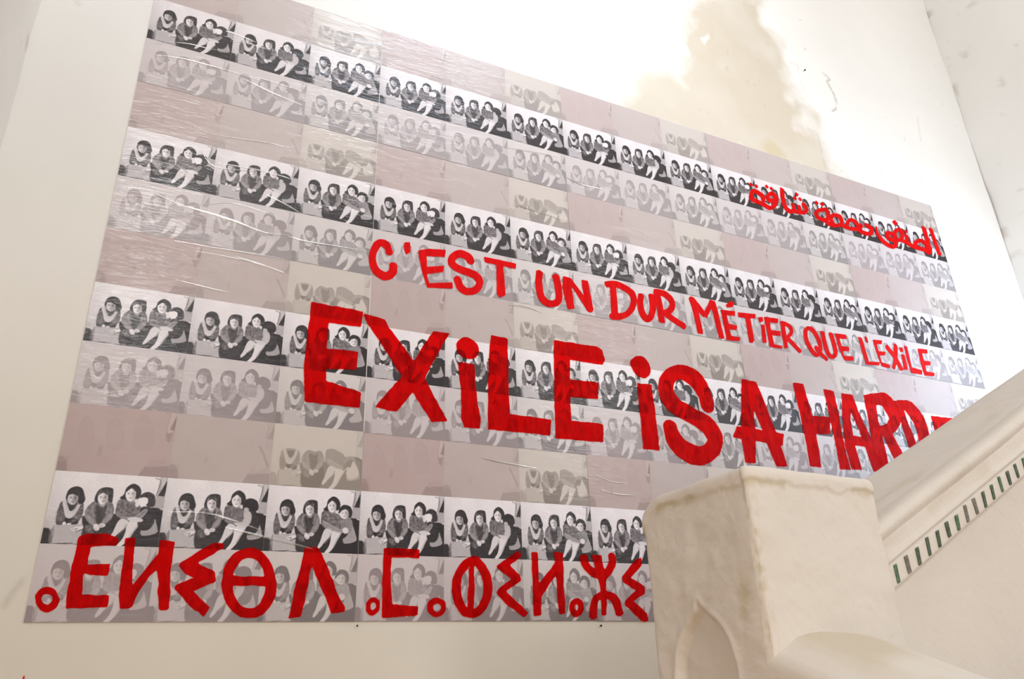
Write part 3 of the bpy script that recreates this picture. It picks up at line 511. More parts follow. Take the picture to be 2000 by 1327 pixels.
class Pic:
    def __init__(self, base):
        self.h, self.w = PH * SS, PW * SS
        self.a = np.full((self.h, self.w), float(base))
        yy, xx = np.mgrid[0:self.h, 0:self.w]
        self.u = (xx + 0.5) / self.w; self.v = (yy + 0.5) / self.h

    def pts(self, p):
        p = np.asarray(p, float)
        q = HU @ np.vstack([p.T, np.ones(len(p))])
        return np.stack([q[0] / q[2] * self.w, q[1] / q[2] * self.h], 1)

    def fill(self, p, val, al=1.0, smooth=True, soft=1.2):
        p = self.pts(catmull(p) if smooth else p)
        x0, y0 = np.maximum(np.floor(p.min(0)).astype(int) - 3, 0)
        x1 = min(int(p[:, 0].max()) + 4, self.w); y1 = min(int(p[:, 1].max()) + 4, self.h)
        if x1 <= x0 or y1 <= y0: return
        yy, xx = np.mgrid[y0:y1, x0:x1]
        sd = sd_poly(xx + .5, yy + .5, p)
        m_ = np.clip(0.5 - sd / soft, 0, 1) * al
        self.a[y0:y1, x0:x1] = self.a[y0:y1, x0:x1] * (1 - m_) + val * m_

    def ell(self, cx, cy, rx, ry, val, al=1.0, soft=1.2, rot=0):
        t = np.linspace(0, 2 * math.pi, 18, endpoint=False)
        c, s = math.cos(rot), math.sin(rot)
        self.fill(np.stack([cx + rx * np.cos(t) * c - ry * np.sin(t) * s, cy + rx * np.cos(t) * s + ry * np.sin(t) * c], 1), val, al, False, soft)

    def line(self, p, wd, val, al=1.0, soft=1.5):
        p = self.pts(catmull(p, 4, False))
        x0, y0 = np.maximum(np.floor(p.min(0) - wd).astype(int) - 2, 0)
        x1 = min(int(p[:, 0].max() + wd) + 3, self.w); y1 = min(int(p[:, 1].max() + wd) + 3, self.h)
        if x1 <= x0 or y1 <= y0: return
        yy, xx = np.mgrid[y0:y1, x0:x1]
        d = seg_dist(xx + .5, yy + .5, p, False) - wd
        m_ = np.clip(0.5 - d / soft, 0, 1) * al
        self.a[y0:y1, x0:x1] = self.a[y0:y1, x0:x1] * (1 - m_) + val * m_

    def out(self):
        return self.a.reshape(PH, SS, PW, SS).mean((1, 3))


def face(pc, cx, cy, rx, ry, tone, shade, turn=0.0):
    pc.ell(cx, cy, rx, ry, tone)
    pc.ell(cx + rx * (0.55 - turn * .3), cy + ry * .1, rx * .5, ry * .8, shade, .55, 14)
    ex = rx * .4
    for s in (-1, 1):
        pc.ell(cx + s * ex + turn * rx * .3, cy - ry * .12, rx * .17, ry * .07, 50, .8, 3)
        pc.line([(cx + (s - .35) * ex + turn * rx * .3, cy - ry * .28), (cx + (s + .35) * ex + turn * rx * .3, cy - ry * .3)], .5, 70, .6)
    pc.line([(cx + turn * rx * .4, cy), (cx + turn * rx * .5, cy + ry * .28)], .5, shade - 20, .6)
    pc.ell(cx + turn * rx * .3, cy + ry * .52, rx * .26, ry * .06, 80, .75, 2)


def bench(pc, dark, k=1.0):
    pc.fill([(620, 740), (1150, 700), (1500, 600), (1900, 640), (1880, 1260), (480, 1230), (640, 950)], dark, k, False, 4)
    pc.fill([(1760, 600), (1870, 660), (1850, 980), (1790, 960), (1700, 640)], dark - 5, k, True, 4)
    pc.fill([(1740, 700), (1815, 930), (1800, 1010), (1600, 1060), (1560, 980), (1650, 900)], 150, k, True, 4)
    pc.line([(1600, 1055), (1800, 1015), (1815, 930), (1745, 720)], 1.2, 185, k * .8)


def room(pc, s=1.0):
    u, v = pc.u, pc.v
    pc.a += (14 * (1 - v) - 26 * np.clip(v - .45, 0, 1) * np.clip(1 - u * 2.2, 0, 1) * 2 - 10 * np.clip(1 - u * 4, 0, 1)) * s
    g = noise2(pc.h, pc.w, 5, 3) * .5 + noise2(pc.h, 40, 2.2, 9).repeat(pc.w // 40 + 1, 1)[:, :pc.w] * .5
    pc.a += (g - .5) * 22 * s * np.clip((v - .35) * 4, 0, 1) * np.clip(1.3 - u * 4, 0, 1)
    pc.a += (noise2(pc.h, pc.w, 60, 4) - .5) * 8
    # door edge and the dark opening at the right
    pc.fill([(1830, 95), (1945, 100), (1900, 620), (1740, 600), (1775, 400)], 150, s * .8, False, 3)
    pc.fill([(1845, 100), (1930, 105), (1850, 330)], 190, s * .7, False, 3)
    pc.fill([(1925, 170), (1940, 180), (1900, 415), (1800, 405)], 48, s, False, 2)
    pc.line([(1745, 120), (1815, 140), (1825, 200), (1770, 400)], 1.3, 70, s * .8)
    # black seat at the lower left
    pc.fill([(-20, 930), (110, 930), (150, 990), (150, 1190), (-20, 1190)], 46, s, False, 4)
    pc.fill([(130, 960), (200, 900), (190, 1185), (120, 1185)], 120, s * .8, False, 5)
    pc.line([(140, 1000), (160, 1170)], 1.5, 60, s * .7)


def box(pc, s=1.0):
    pc.fill([(190, 885), (640, 868), (690, 1010), (660, 1190), (170, 1190)], 168, s, False, 2)
    pc.line([(195, 885), (175, 1180)], 1.2, 90, s * .7)
    pc.line([(170, 1185), (500, 1178)], 1.4, 50, s)
    pc.fill([(455, 950), (560, 905), (655, 905), (690, 960), (560, 1010), (520, 985)], 205, s, True, 2)
    pc.line([(480, 955), (560, 940), (530, 985), (640, 950)], 1.0, 60, s * .8)
    pc.line([(545, 1005), (650, 960)], 1.6, 55, s * .8)


def kid_vest(pc, head=True, dk=92):
    pc.fill([(290, 500), (245, 600), (222, 740), (225, 870), (330, 880), (430, 780), (560, 760), (480, 870), (560, 840), (630, 700), (635, 560), (600, 500), (450, 470)], dk, 1, True, 2)
    pc.fill([(360, 770), (520, 770), (560, 860), (380, 880)], 40, 1, True, 3)
    pc.fill([(300, 500), (350, 480), (395, 600), (440, 660), (500, 620), (560, 500), (600, 510), (560, 620), (530, 700), (440, 775), (360, 745), (330, 640)], 192, 1, True, 2)
    pc.fill([(385, 520), (520, 520), (500, 600), (435, 655), (395, 600)], 66, 1, True, 3)
    pc.line([(350, 500), (370, 620), (440, 700), (520, 620), (555, 520)], 1, 150, .7)
    pc.fill([(235, 640), (300, 640), (340, 800), (250, 860), (222, 760)], 98, .8, True, 10)
    pc.fill([(550, 640), (620, 600), (600, 760), (430, 880), (420, 860)], 104, .8, True, 8)
    pc.ell(350, 862, 30, 34, 205); pc.ell(425, 868, 38, 18, 200)
    if head:
        pc.fill([(355, 470), (355, 380), (400, 295), (500, 255), (590, 285), (630, 370), (648, 480), (600, 530), (470, 480)], 44, 1, True, 2)
        face(pc, 458, 452, 84, 106, 188, 92)
        pc.fill([(375, 400), (420, 330), (520, 320), (580, 380), (560, 420), (450, 380)], 52, 1, True, 3)
        pc.fill([(560, 380), (640, 420), (640, 500), (560, 545)], 44, .9, True, 5)
        for k in range(5): pc.line([(420 + k * 45, 290 + abs(k - 2) * 12), (385 + k * 55, 350), (372 + k * 62, 410)], .5, 90, .4, 2)


def kid_jacket(pc, head=True, dk=112):
    pc.fill([(740, 540), (820, 490), (940, 520), (1050, 500), (1105, 570), (1118, 680), (1080, 790), (990, 880), (900, 900), (850, 900), (800, 890), (690, 790), (660, 690), (690, 600)], dk, 1, True, 2)
    pc.fill([(830, 560), (940, 590), (1000, 560), (1000, 700), (930, 840), (860, 860), (830, 700)], 66, 1, True, 5)
    pc.fill([(660, 900), (820, 880), (960, 880), (1090, 800), (1100, 1000), (1000, 1200), (660, 1200)], 52, 1, True, 5)
    pc.fill([(690, 880), (780, 900), (820, 1000), (760, 1020), (690, 960)], 110, .8, True, 8)
    for p in ([(790, 570), (780, 640), (800, 740)], [(1020, 580), (1005, 640), (990, 690)], [(700, 640), (680, 720), (760, 830)], [(1080, 620), (1060, 740), (970, 850)]):
        pc.line(p, 2.2, 150, .75, 3)
    pc.fill([(670, 730), (760, 740), (830, 850), (790, 890), (690, 800)], 146, .8, True, 8)
    pc.fill([(1080, 700), (1010, 730), (930, 860), (980, 880), (1070, 790)], 140, .8, True, 8)
    pc.ell(858, 920, 48, 62, 205, 1, 2, -.5); pc.ell(940, 890, 62, 34, 196, 1, 2, -.1)
    pc.line([(830, 930), (880, 970)], .7, 90, .7); pc.line([(880, 880), (960, 900)], .7, 90, .7)
    if head:
        pc.fill([(800, 480), (815, 390), (870, 300), (960, 268), (1060, 280), (1088, 320), (1085, 480), (1060, 520), (960, 470), (850, 520)], 52, 1, True, 2)
        pc.fill([(880, 520), (975, 520), (960, 575), (925, 590), (890, 570)], 150, 1, True, 3)
        face(pc, 930, 445, 82, 106, 216, 104, .15)
        pc.fill([(850, 400), (880, 330), (980, 315), (1040, 370), (1000, 395), (930, 360)], 70, 1, True, 3)
        for k in range(5): pc.line([(850 + k * 50, 300 + abs(k - 2) * 12), (820 + k * 62, 380), (812 + k * 66, 480)], .5, 96, .45 if k not in (2,) else 0, 2)
        pc.line([(890, 310), (860, 380)], 2, 140, .6, 4); pc.line([(980, 285), (1000, 360)], 2, 110, .6, 4)


def kid_tall(pc, head=True, dk=104):
    pc.fill([(1180, 480), (1300, 455), (1420, 500), (1520, 560), (1560, 680), (1500, 770), (1380, 800), (1220, 770), (1145, 700), (1150, 580)], dk, 1, True, 2)
    pc.line([(1270, 500), (1290, 600), (1260, 690)], 2.2, 140, .6, 4)
    pc.fill([(1150, 700), (1200, 680), (1330, 745), (1450, 760), (1420, 810), (1260, 800)], 128, .9, True, 5)
    if head:
        pc.fill([(1195, 445), (1260, 380), (1300, 270), (1400, 208), (1490, 250), (1530, 330), (1520, 420), (1470, 460), (1380, 430), (1290, 470)], 42, 1, True, 2)
        pc.fill([(1320, 460), (1420, 460), (1410, 510), (1350, 515)], 140, 1, True, 3)
        face(pc, 1366, 385, 82, 112, 226, 140, -.1)
        for k in range(4): pc.line([(1300 + k * 50, 235 + abs(k - 2) * 14), (1270 + k * 75, 330), (1265 + k * 80, 430)], .5, 84, .5, 2)
        pc.fill([(1285, 350), (1320, 260), (1420, 240), (1470, 310), (1440, 330), (1370, 285)], 50, 1, True, 3)


def legs(pc, tone=196):
    pc.fill([(1190, 830), (1260, 780), (1360, 830), (1310, 930), (1200, 1030), (1130, 1110), (1070, 1150), (1060, 1110), (1120, 1000)], tone, 1, True, 2)
    pc.fill([(1340, 850), (1450, 800), (1540, 850), (1450, 1000), (1390, 1100), (1300, 1200), (1200, 1250), (1180, 1225), (1270, 1120), (1320, 990)], tone + 6, 1, True, 2)
    pc.line([(1520, 880), (1440, 1000), (1380, 1100)], 3, 140, .6, 6)
    pc.line([(1330, 880), (1290, 960), (1210, 1040)], 3, 130, .6, 6)


def kid_small(pc, var, head=True):
    if var == 0:        # held close, seen from behind, arm across
        pc.fill([(1560, 590), (1700, 600), (1770, 700), (1760, 850), (1680, 960), (1560, 960), (1500, 850), (1520, 700)], 50, 1, True, 3)
        pc.fill([(1640, 620), (1640, 680), (1530, 800), (1450, 790), (1470, 740), (1570, 640)], 148, .9, True, 5)
        pc.line([(1620, 650), (1540, 720), (1480, 770)], 1.2, 80, .7)
        pc.fill([(1340, 770), (1460, 750), (1580, 790), (1560, 830), (1400, 830)], 195, 1, True, 2)
        if head:
            pc.fill([(1520, 440), (1550, 375), (1640, 342), (1740, 390), (1765, 500), (1740, 580), (1640, 580), (1580, 480)], 56, 1, True, 2)
            pc.fill([(1500, 480), (1560, 430), (1640, 450), (1640, 530), (1580, 570), (1520, 550)], 222, 1, True, 2)
            pc.ell(1480, 545, 36, 44, 205)
    elif var == 1:      # leaning forward, bob of hair, pale knitted top
        pc.fill([(1590, 560), (1700, 560), (1760, 660), (1780, 800), (1700, 950), (1560, 960), (1620, 800)], 52, 1, True, 3)
        pc.fill([(1500, 590), (1590, 560), (1640, 640), (1610, 780), (1520, 850), (1470, 780), (1500, 680)], 176, 1, True, 3)
        pc.fill([(1330, 760), (1470, 770), (1560, 830), (1440, 850)], 190, 1, True, 3)
        if head:
            pc.fill([(1500, 560), (1480, 460), (1530, 370), (1630, 345), (1730, 390), (1760, 480), (1730, 560), (1620, 560)], 44, 1, True, 2)
            pc.fill([(1500, 520), (1540, 500), (1590, 530), (1560, 590), (1510, 580)], 170, 1, True, 2)
    else:               # face to the front, long pale sleeve reaching across
        pc.fill([(1560, 620), (1700, 590), (1760, 680), (1730, 830), (1600, 880), (1520, 760)], 128, 1, True, 3)
        pc.fill([(1180, 640), (1300, 690), (1480, 780), (1600, 800), (1590, 860), (1440, 850), (1240, 760)], 150, .9, True, 4)
        pc.line([(1250, 720), (1420, 800), (1560, 830)], 1.3, 95, .6)
        pc.ell(1615, 820, 60, 55, 200)
        if head:
            pc.fill([(1490, 520), (1520, 420), (1600, 360), (1720, 390), (1760, 480), (1730, 590), (1640, 560), (1560, 480)], 46, 1, True, 2)
            face(pc, 1610, 520, 78, 92, 208, 130, -.25)
            pc.fill([(1530, 470), (1570, 400), (1680, 400), (1700, 460), (1620, 440)], 50, 1, True, 3)


def sharp(var):
    pc = Pic(196)
    room(pc); bench(pc, 44)
    kid_vest(pc); box(pc); kid_jacket(pc); kid_tall(pc); legs(pc); kid_small(pc, var)
    pc.fill([(1450, 1060), (1845, 1050), (1845, 1250), (1380, 1250)], 38, 1, False, 4)
    g = pc.a
    fold = noise2(pc.h, pc.w, 7, 60 + var) + .7 * noise2(pc.h, pc.w, 3.2, 70 + var) - .85
    cloth = np.exp(-((g - 95) / 42) ** 2)
    g += fold * 46 * cloth
    g += fold * 4 * (g > 150)
    pc.a = 35 + (np.clip(g, 30, 235) - 42) * 1.10
    pc.a += (noise2(pc.h, pc.w, 2.2, 50 + var) - .5) * 12
    return pc.out()


def ghost(var):
    """the almost emptied picture: room, seat corner and the faintest outlines"""
    pc = Pic(186)
    room(pc, 0.28)
    pc.fill([(-20, 1020), (170, 1030), (180, 1190), (-20, 1190)], 128, .85, False, 3)
    pc.fill([(1450, 1060), (1850, 1040), (1850, 1250), (1330, 1250)], 132, .8, False, 4)
    pc.fill([(1500, 960), (1790, 930), (1815, 1010), (1520, 1080)], 176, .8, False, 4)
    if var == 0:
        pc.fill([(1845, 100), (1930, 105), (1880, 420), (1800, 500), (1790, 380)], 212, .9, False, 3)
        pc.fill([(1925, 170), (1940, 180), (1900, 415), (1830, 405)], 110, .9, False, 2)
        pc.fill([(1760, 460), (1880, 470), (1830, 640), (1790, 600)], 118, .6, False, 4)
        hs = ((455, 430, 120), (930, 420, 130), (1400, 360, 150))
        for cx, cy, r in hs:
            pc.fill([(cx - r, 760), (cx - r * 1.05, cy), (cx - r * .5, cy - 180), (cx + r * .4, cy - 180), (cx + r, cy), (cx + r * 1.1, 760)], 178, .5, True, 10)
            pc.line([(cx - r, 640), (cx - r * .9, cy), (cx, cy - 190), (cx + r * .9, cy), (cx + r, 640)], .8, 160, .45, 3)
        pc.fill([(690, 720), (740, 760), (720, 880), (650, 900)], 140, .4, True, 8)
    else:
        pc.fill([(1640, 540), (1700, 560), (1840, 900), (1800, 960)], 128, .6, False, 3)
        pc.fill([(1700, 640), (1800, 930), (1540, 1040), (1600, 940)], 196, .6, False, 5)
        for cx, cy, r in ((460, 430, 110), (930, 420, 120), (1380, 350, 140)):
            pc.line([(cx - r, 700), (cx - r * .9, cy), (cx, cy - 170), (cx + r * .9, cy), (cx + r, 700)], .8, 172, .5, 5)
        pc.fill([(690, 760), (720, 800), (680, 900), (650, 860)], 140, .3, True, 8)
    pc.a += (noise2(pc.h, pc.w, 2.5, 80 + var) - .5) * 6
    return pc.out()


def headless():
    pc = Pic(200)
    room(pc, 0.35); bench(pc, 70, .9)
    kid_vest(pc, False, 120); box(pc); kid_jacket(pc, False, 112); kid_tall(pc, False, 116); legs(pc, 210); kid_small(pc, 2, False)
    pc.fill([(1500, 860), (1540, 740), (1650, 650), (1750, 700), (1740, 820), (1600, 800)], 90, 1, True, 3)
    pc.fill([(1745, 640), (1850, 700), (1850, 960), (1820, 940)], 90, 1, False, 3)
    pc.fill([(1720, 680), (1815, 930), (1620, 1030), (1560, 900), (1650, 800)], 205, 1, True, 3)
    return pc.out()


def picture_mesh(name, g, lo, hi, gamma=1.0):
    """map 0..255 tones onto paper between two print colours and lay them on a lattice of quads"""
    t = np.clip((g - 35) / 180.0, 0, 1.05) ** gamma
    t = np.vstack([t, t[-1:]]); t = np.hstack([t, t[:, -1:]])
    lo = np.array(lo, float); hi = np.array(hi, float)
    c = lin(np.clip(lo + (hi - lo) * t[..., None], 0, 255))
    h, w = t.shape
    X, Z = np.meshgrid(np.linspace(0, 0.2997, w), -np.linspace(0, 0.3 * ASP, h))
    V = np.stack([X, np.zeros_like(X), Z], -1).reshape(-1, 3)
    F = grid_faces(h, w)[:, ::-1]
    me = np_mesh(name, V, F, False, c.reshape(-1, 3))
    me.materials.append(M_PRINT)
    return me


PRINT = {}
for v_ in range(3):
    g_ = sharp(v_)
    PRINT['sharp', v_] = picture_mesh('sharp_print', g_, (38, 32, 34), (222, 216, 219))
    PRINT['faded', v_] = picture_mesh('faded_print', g_, ((140, 127, 128), (134, 122, 123), (116, 107, 107))[v_], ((196, 186, 187), (196, 186, 187), (200, 192, 190))[v_])
PRINT['blank', 0] = picture_mesh('blank_print', ghost(0), (108, 88, 84), (190, 170, 167))
PRINT['blank', 1] = picture_mesh('blank_print', ghost(1), (114, 100, 96), (192, 177, 173))
PRINT['blank', 2] = picture_mesh('headless_print', headless(), (122, 110, 102), (200, 190, 182))

# ------------------------------------------------------------------ the pasted sheets
SW, SHH, ZTOP = 0.9, 0.3 * ASP * 3, 4.21
SHEET_LABELS = [
    ['photo sheet at the top left corner of the collage, streaked by creased clear plastic',
     'photo sheet second from left in the top row, beneath the bright bare wall',
     'photo sheet in the middle of the top row, beneath the beige stain',
     'photo sheet in the top row carrying the left end of the red Arabic writing',
     'photo sheet at the top right corner, under the right end of the Arabic writing'],
    ['photo sheet at the left edge in the second row, wrinkled plastic shining across it',
     'photo sheet under the red word with the C and apostrophe that opens the French line',
     'photo sheet under the red word DUR in the French line',
     'photo sheet under the red word QUE in the French line',
     'photo sheet under the red word with L and apostrophe that ends the French line'],
    ['photo sheet at the left edge in the third row, touching the first big red E',
     'photo sheet under the big red letters X, i and L',
     'photo sheet under the big red word that starts with a dotted i and an S',
     'photo sheet under the big red letter A and the H beside it',
     'photo sheet at the right edge in the third row, above the sloping handrail'],
    ['photo sheet at the bottom left corner of the collage, under the first Tifinagh word',
     'photo sheet in the bottom row under the square red C-shaped Tifinagh letter',
     'photo sheet in the bottom row whose right side disappears behind the newel post',
     'photo sheet in the bottom row behind the newel post top',
     'photo sheet in the bottom right corner behind the sloping handrail'],
]
PLASTIC = ((.6, .5, .3, .15, .1), (.85, .6, .3, .15, .1), (.45, .3, .2, .15, .1), (.08, .15, .15, .1, .1))   # how much clear plastic lies over each sheet
STYLES = ('blank', 'sharp', 'faded')
jit = random.Random(5)
for r in range(4):
    for c in range(5):
        x0 = c * SW; z0 = ZTOP - r * SHH
        th = 0.0022 + 0.0006 * ((r + c) % 2)
        jx, jz = jit.uniform(-.0015, .0015), jit.uniform(-.002, .002)
        bm = bmesh.new()
        bmesh.ops.create_cube(bm, size=1.0)
        for v in bm.verts:
            v.co = Vector(((v.co.x + .5) * (SW + .0012), (v.co.y - .5) * th, (v.co.z - .5) * SHH))
        me = bpy.data.meshes.new('photo_sheet'); bm.to_mesh(me); bm.free()
        sh = link('photo_sheet', me, M_PAPER)
        sh.location = (x0 + jx, -0.0004, z0 + jz)
        tag(sh, SHEET_LABELS[r][c], 'poster', 'photo sheets pasted on the stairwell wall')
        for rr in range(3):
            for cc in range(3):
                p = bpy.data.objects.new('photo_print', PRINT[STYLES[rr], cc]); COL.objects.link(p)
                p.parent = sh; p['plastic'] = PLASTIC[r][c]; p['painted_haze'] = (.20, .13, .05, 0.0)[r] if rr != 1 else 0.0  # upper rows lightened to imitate plastic glare and stronger light up there
                p.location = (cc * 0.3 + 0.00015 + (0, .0022, .0004, .0003, .0003)[c], -th - 0.0006, -rr * 0.3 * ASP)

# creases of the clear plastic over the sheets
def crease_mesh(pts, wmax):
    P = np.array(pts, float) / 1000.0
    n = len(P); V = []; F = []
    K = 5
    for i in range(n):
        a = P[max(i - 1, 0)]; b = P[min(i + 1, n - 1)]
        t = b - a; t /= np.hypot(*t) + 1e-9; nn = np.array([-t[1], t[0]])
        wd = wmax * (0.15 + 0.85 * math.sin(math.pi * i / (n - 1)) ** 0.7)
        for k in range(K):
            ang = math.pi * k / (K - 1)
            o = nn * math.cos(ang) * wd
            V.append((P[i, 0] + o[0], -0.0046 - math.sin(ang) * wd * 0.45, P[i, 1] + o[1]))
    for i in range(n - 1):
        for k in range(K - 1):
            a = i * K + k
            F.append((a, a + 1, a + K + 1, a + K))
    return np_mesh('plastic_crease', V, F, True)


SHEETS = [o for o in COL.objects if o.name.startswith('photo_sheet')]
rc = random.Random(3)
for cr_ in CREASES:
    mx_ = sum(p[0] for p in cr_) / len(cr_) / 1000.0; mz_ = sum(p[1] for p in cr_) / len(cr_) / 1000.0
    ci = min(max(int(mx_ / SW), 0), 4); ri = min(max(int((ZTOP - mz_) / SHH), 0), 3)
    me = crease_mesh(cr_, rc.uniform(0.0025, 0.0048))
    o = link('plastic_crease', me, M_FILM)
    par = SHEETS[ri * 5 + ci]
    o.parent = par; o.location = -par.location
    o['label'] = 'shiny crease of clear plastic'

# ------------------------------------------------------------------ red painted writing
def sd_stroke(px, pz, pts, closed):
    d = np.full(px.shape, 1e9); n = len(pts) - 1
    for i in range(n):
        ax, az, aw = pts[i]; bx, bz, bw = pts[i + 1]
        vx, vz = bx - ax, bz - az; l = math.hypot(vx, vz)
        if l < 1e-6: continue
        tx, tz = vx / l, vz / l
        s = (px - ax) * tx + (pz - az) * tz
        e = np.abs((px - ax) * -tz + (pz - az) * tx)
        sc_ = np.clip(s / l, 0, 1); hw = aw + (bw - aw) * sc_
        over = np.maximum(-s, s - l)
        rnd = np.where(over > 0, np.hypot(np.maximum(over, 0), e), e) - hw
        if not closed and (i == 0 or i == n - 1):
            fl0 = np.maximum(e - hw, -s) if i == 0 else rnd
            fl1 = np.maximum(e - hw, s - l) if i == n - 1 else rnd
            rnd = np.where(s < l / 2, fl0, fl1)
        d = np.minimum(d, rnd)
    return d


def letter_mesh(name, prims, h, rag, seed):
    prims = [(k, [tuple(v / 1000.0 for v in q) for q in pts]) for k, pts in prims]
    allp = np.array([q[:2] for _, pts in prims for q in pts])
    x0, z0 = allp.min(0) - 0.06; x1, z1 = allp.max(0) + 0.06
    xs = np.arange(x0, x1, h); zs = np.arange(z0, z1, h)
    X, Z = np.meshgrid(xs, zs)
    sd = np.full(X.shape, 1e9)
    for k, pts in prims:
        sd = np.minimum(sd, sd_poly(X, Z, pts) if k == 0 else sd_stroke(X, Z, pts, k == 2))
    nn = noise2(*X.shape, 5, seed) + 0.6 * noise2(*X.shape, 2, seed + 1) - 0.8
    sd = sd + nn * rag
    ins = sd < 0
    vid = {}; V = []; F = []

    def vert(x, z):
        key = (round(x, 5), round(z, 5))
        if key not in vid:
            vid[key] = len(V); V.append((x, 0.0, z))
        return vid[key]
    nz_, nx_ = X.shape
    full = ins[:-1, :-1] & ins[1:, :-1] & ins[:-1, 1:] & ins[1:, 1:]
    any_ = ins[:-1, :-1] | ins[1:, :-1] | ins[:-1, 1:] | ins[1:, 1:]
    for j in range(nz_ - 1):
        i = 0; row = full[j]
        idx = np.flatnonzero(any_[j])
        run = None
        for i in idx:
            if row[i]:
                F.append((vert(xs[i], zs[j]), vert(xs[i + 1], zs[j]), vert(xs[i + 1], zs[j + 1]), vert(xs[i], zs[j + 1])))
                continue
            cn = [(i, j), (i + 1, j), (i + 1, j + 1), (i, j + 1)]
            poly = []
            for a in range(4):
                p, q = cn[a], cn[(a + 1) % 4]
                sp, sq = sd[p[1], p[0]], sd[q[1], q[0]]
                if sp < 0: poly.append(vert(xs[p[0]], zs[p[1]]))
                if (sp < 0) != (sq < 0):
                    t = sp / (sp - sq)
                    poly.append(vert(xs[p[0]] + t * (xs[q[0]] - xs[p[0]]), zs[p[1]] + t * (zs[q[1]] - zs[p[1]])))
            poly = list(dict.fromkeys(poly))
            if len(poly) >= 3: F.append(tuple(poly))
    me = bpy.data.meshes.new(name); me.from_pydata(V, [], F); me.update()
    return me


WORDS = {
    'EXILE': ('big red painted word EXILE, the first and largest word of the English line', 'E'),
    'IS': ('big red painted word iS with a round-dotted i, between EXILE and A', 'E'),
    'A_BIG': ('big red painted letter A standing alone between iS and HARD', 'E'),
    'HARD': ('big red painted word HARD whose last letters run behind the handrail', 'E'),
    'J': ('small red corner of a painted letter just above the handrail, right of HARD', 'E'),
    'CEST': ("red painted word C'EST that opens the French line", 'F'),
    'UN': ("red painted word UN in the French line, between C'EST and DUR", 'F'),
    'DUR': ('red painted word DUR in the French line, before MÉTiER', 'F'),
    'METIER': ('red painted word MÉTiER with an accented E in the French line', 'F'),
    'QUE': ('red painted word QUE in the French line, after MÉTiER', 'F'),
    'LEXILE': ("red painted word L'EXiLE that ends the French line", 'F'),
    'T_A': ('red painted Tifinagh word at the bottom left corner of the collage', 'T'),
    'MARK': ('small stray red paint mark on the bare wall, low in the left corner', 'M'),
    'T_B': ('red painted Tifinagh word at the bottom right, ending behind the newel post', 'T'),
    'AR3': ('red painted Arabic word at the left end of the Arabic line', 'A'),
    'AR2': ('red painted Arabic word in the middle of the Arabic line', 'A'),
    'AR1': ('red painted Arabic word at the right end of the Arabic line, with two tall strokes', 'A'),
}
GROUPS = dict(E='words of the big English line', F='words of the French line', T='words of the Tifinagh line', A='words of the Arabic line')
YP = -0.0052
cnt = 0
byword = {}
for word, let, prims in LETTERS:
    byword.setdefault(word, []).append((let, prims))
for word, lst in byword.items():
    label, g = WORDS[word]
    big = g in 'ET'
    mat = M_RED if big else M_RED_THICK
    ax = np.concatenate([np.array([q[:2] for _, pts in pr for q in pts]) for _, pr in lst]) / 1000.0
    base = Vector((float(ax[:, 0].min()), 0, float(ax[:, 1].min())))
    root = None
    if len(lst) > 1:
        root = empty('painted_word', base)
        tag(root, label, 'writing', GROUPS[g])
    for let, prims in lst:
        cnt += 1
        me = letter_mesh('painted_letter', prims, 0.0055 if big else 0.0042, 0.0035 if big else 0.002, 100 + cnt * 3)
        for v in me.vertices:
            v.co.x -= base.x; v.co.z -= base.z; v.co.y = YP - 0.00004 * (cnt % 3)
        o = link('painted_letter' if root else 'painted_word', me, mat, root)
        if root is None:
            o.location = base; tag(o, label, 'writing' if g != 'M' else 'paint', GROUPS.get(g))
        if g == 'M': o.name = 'paint_mark'

# ------------------------------------------------------------------ balustrade
bal = empty('stair_balustrade', (1.109, -1.6, 0))
tag(bal, 'cream plaster stair balustrade with square newel post and sloping handrail at lower right', 'balustrade')
BAL_C = np.array(lin((215, 208, 200)))
BX0, BX1, BY0, BY1 = 1.109, 1.408, -1.60, -1.30
BTOP = 1.853


def smooth01(t):
    t = np.clip(t, 0, 1); return t * t * (3 - 2 * t)


def part(name, V, F, col, mat=M_BAL, smooth=True):
    me = np_mesh(name, np.asarray(V) - np.array([1.109, -1.6, 0]), F, smooth, col)
    return link(name, me, mat, bal)


ARCH = [(-1.440, 1.656), (-1.432, 1.640), (-1.412, 1.626), (-1.395, 1.612), (-1.380, 1.594), (-1.368, 1.574), (-1.361, 1.550), (-1.358, 1.52), (-1.358, 1.30),
        (-1.517, 1.30), (-1.517, 1.545), (-1.514, 1.565), (-1.508, 1.590), (-1.497, 1.608), (-1.482, 1.622), (-1.462, 1.634), (-1.447, 1.645)]


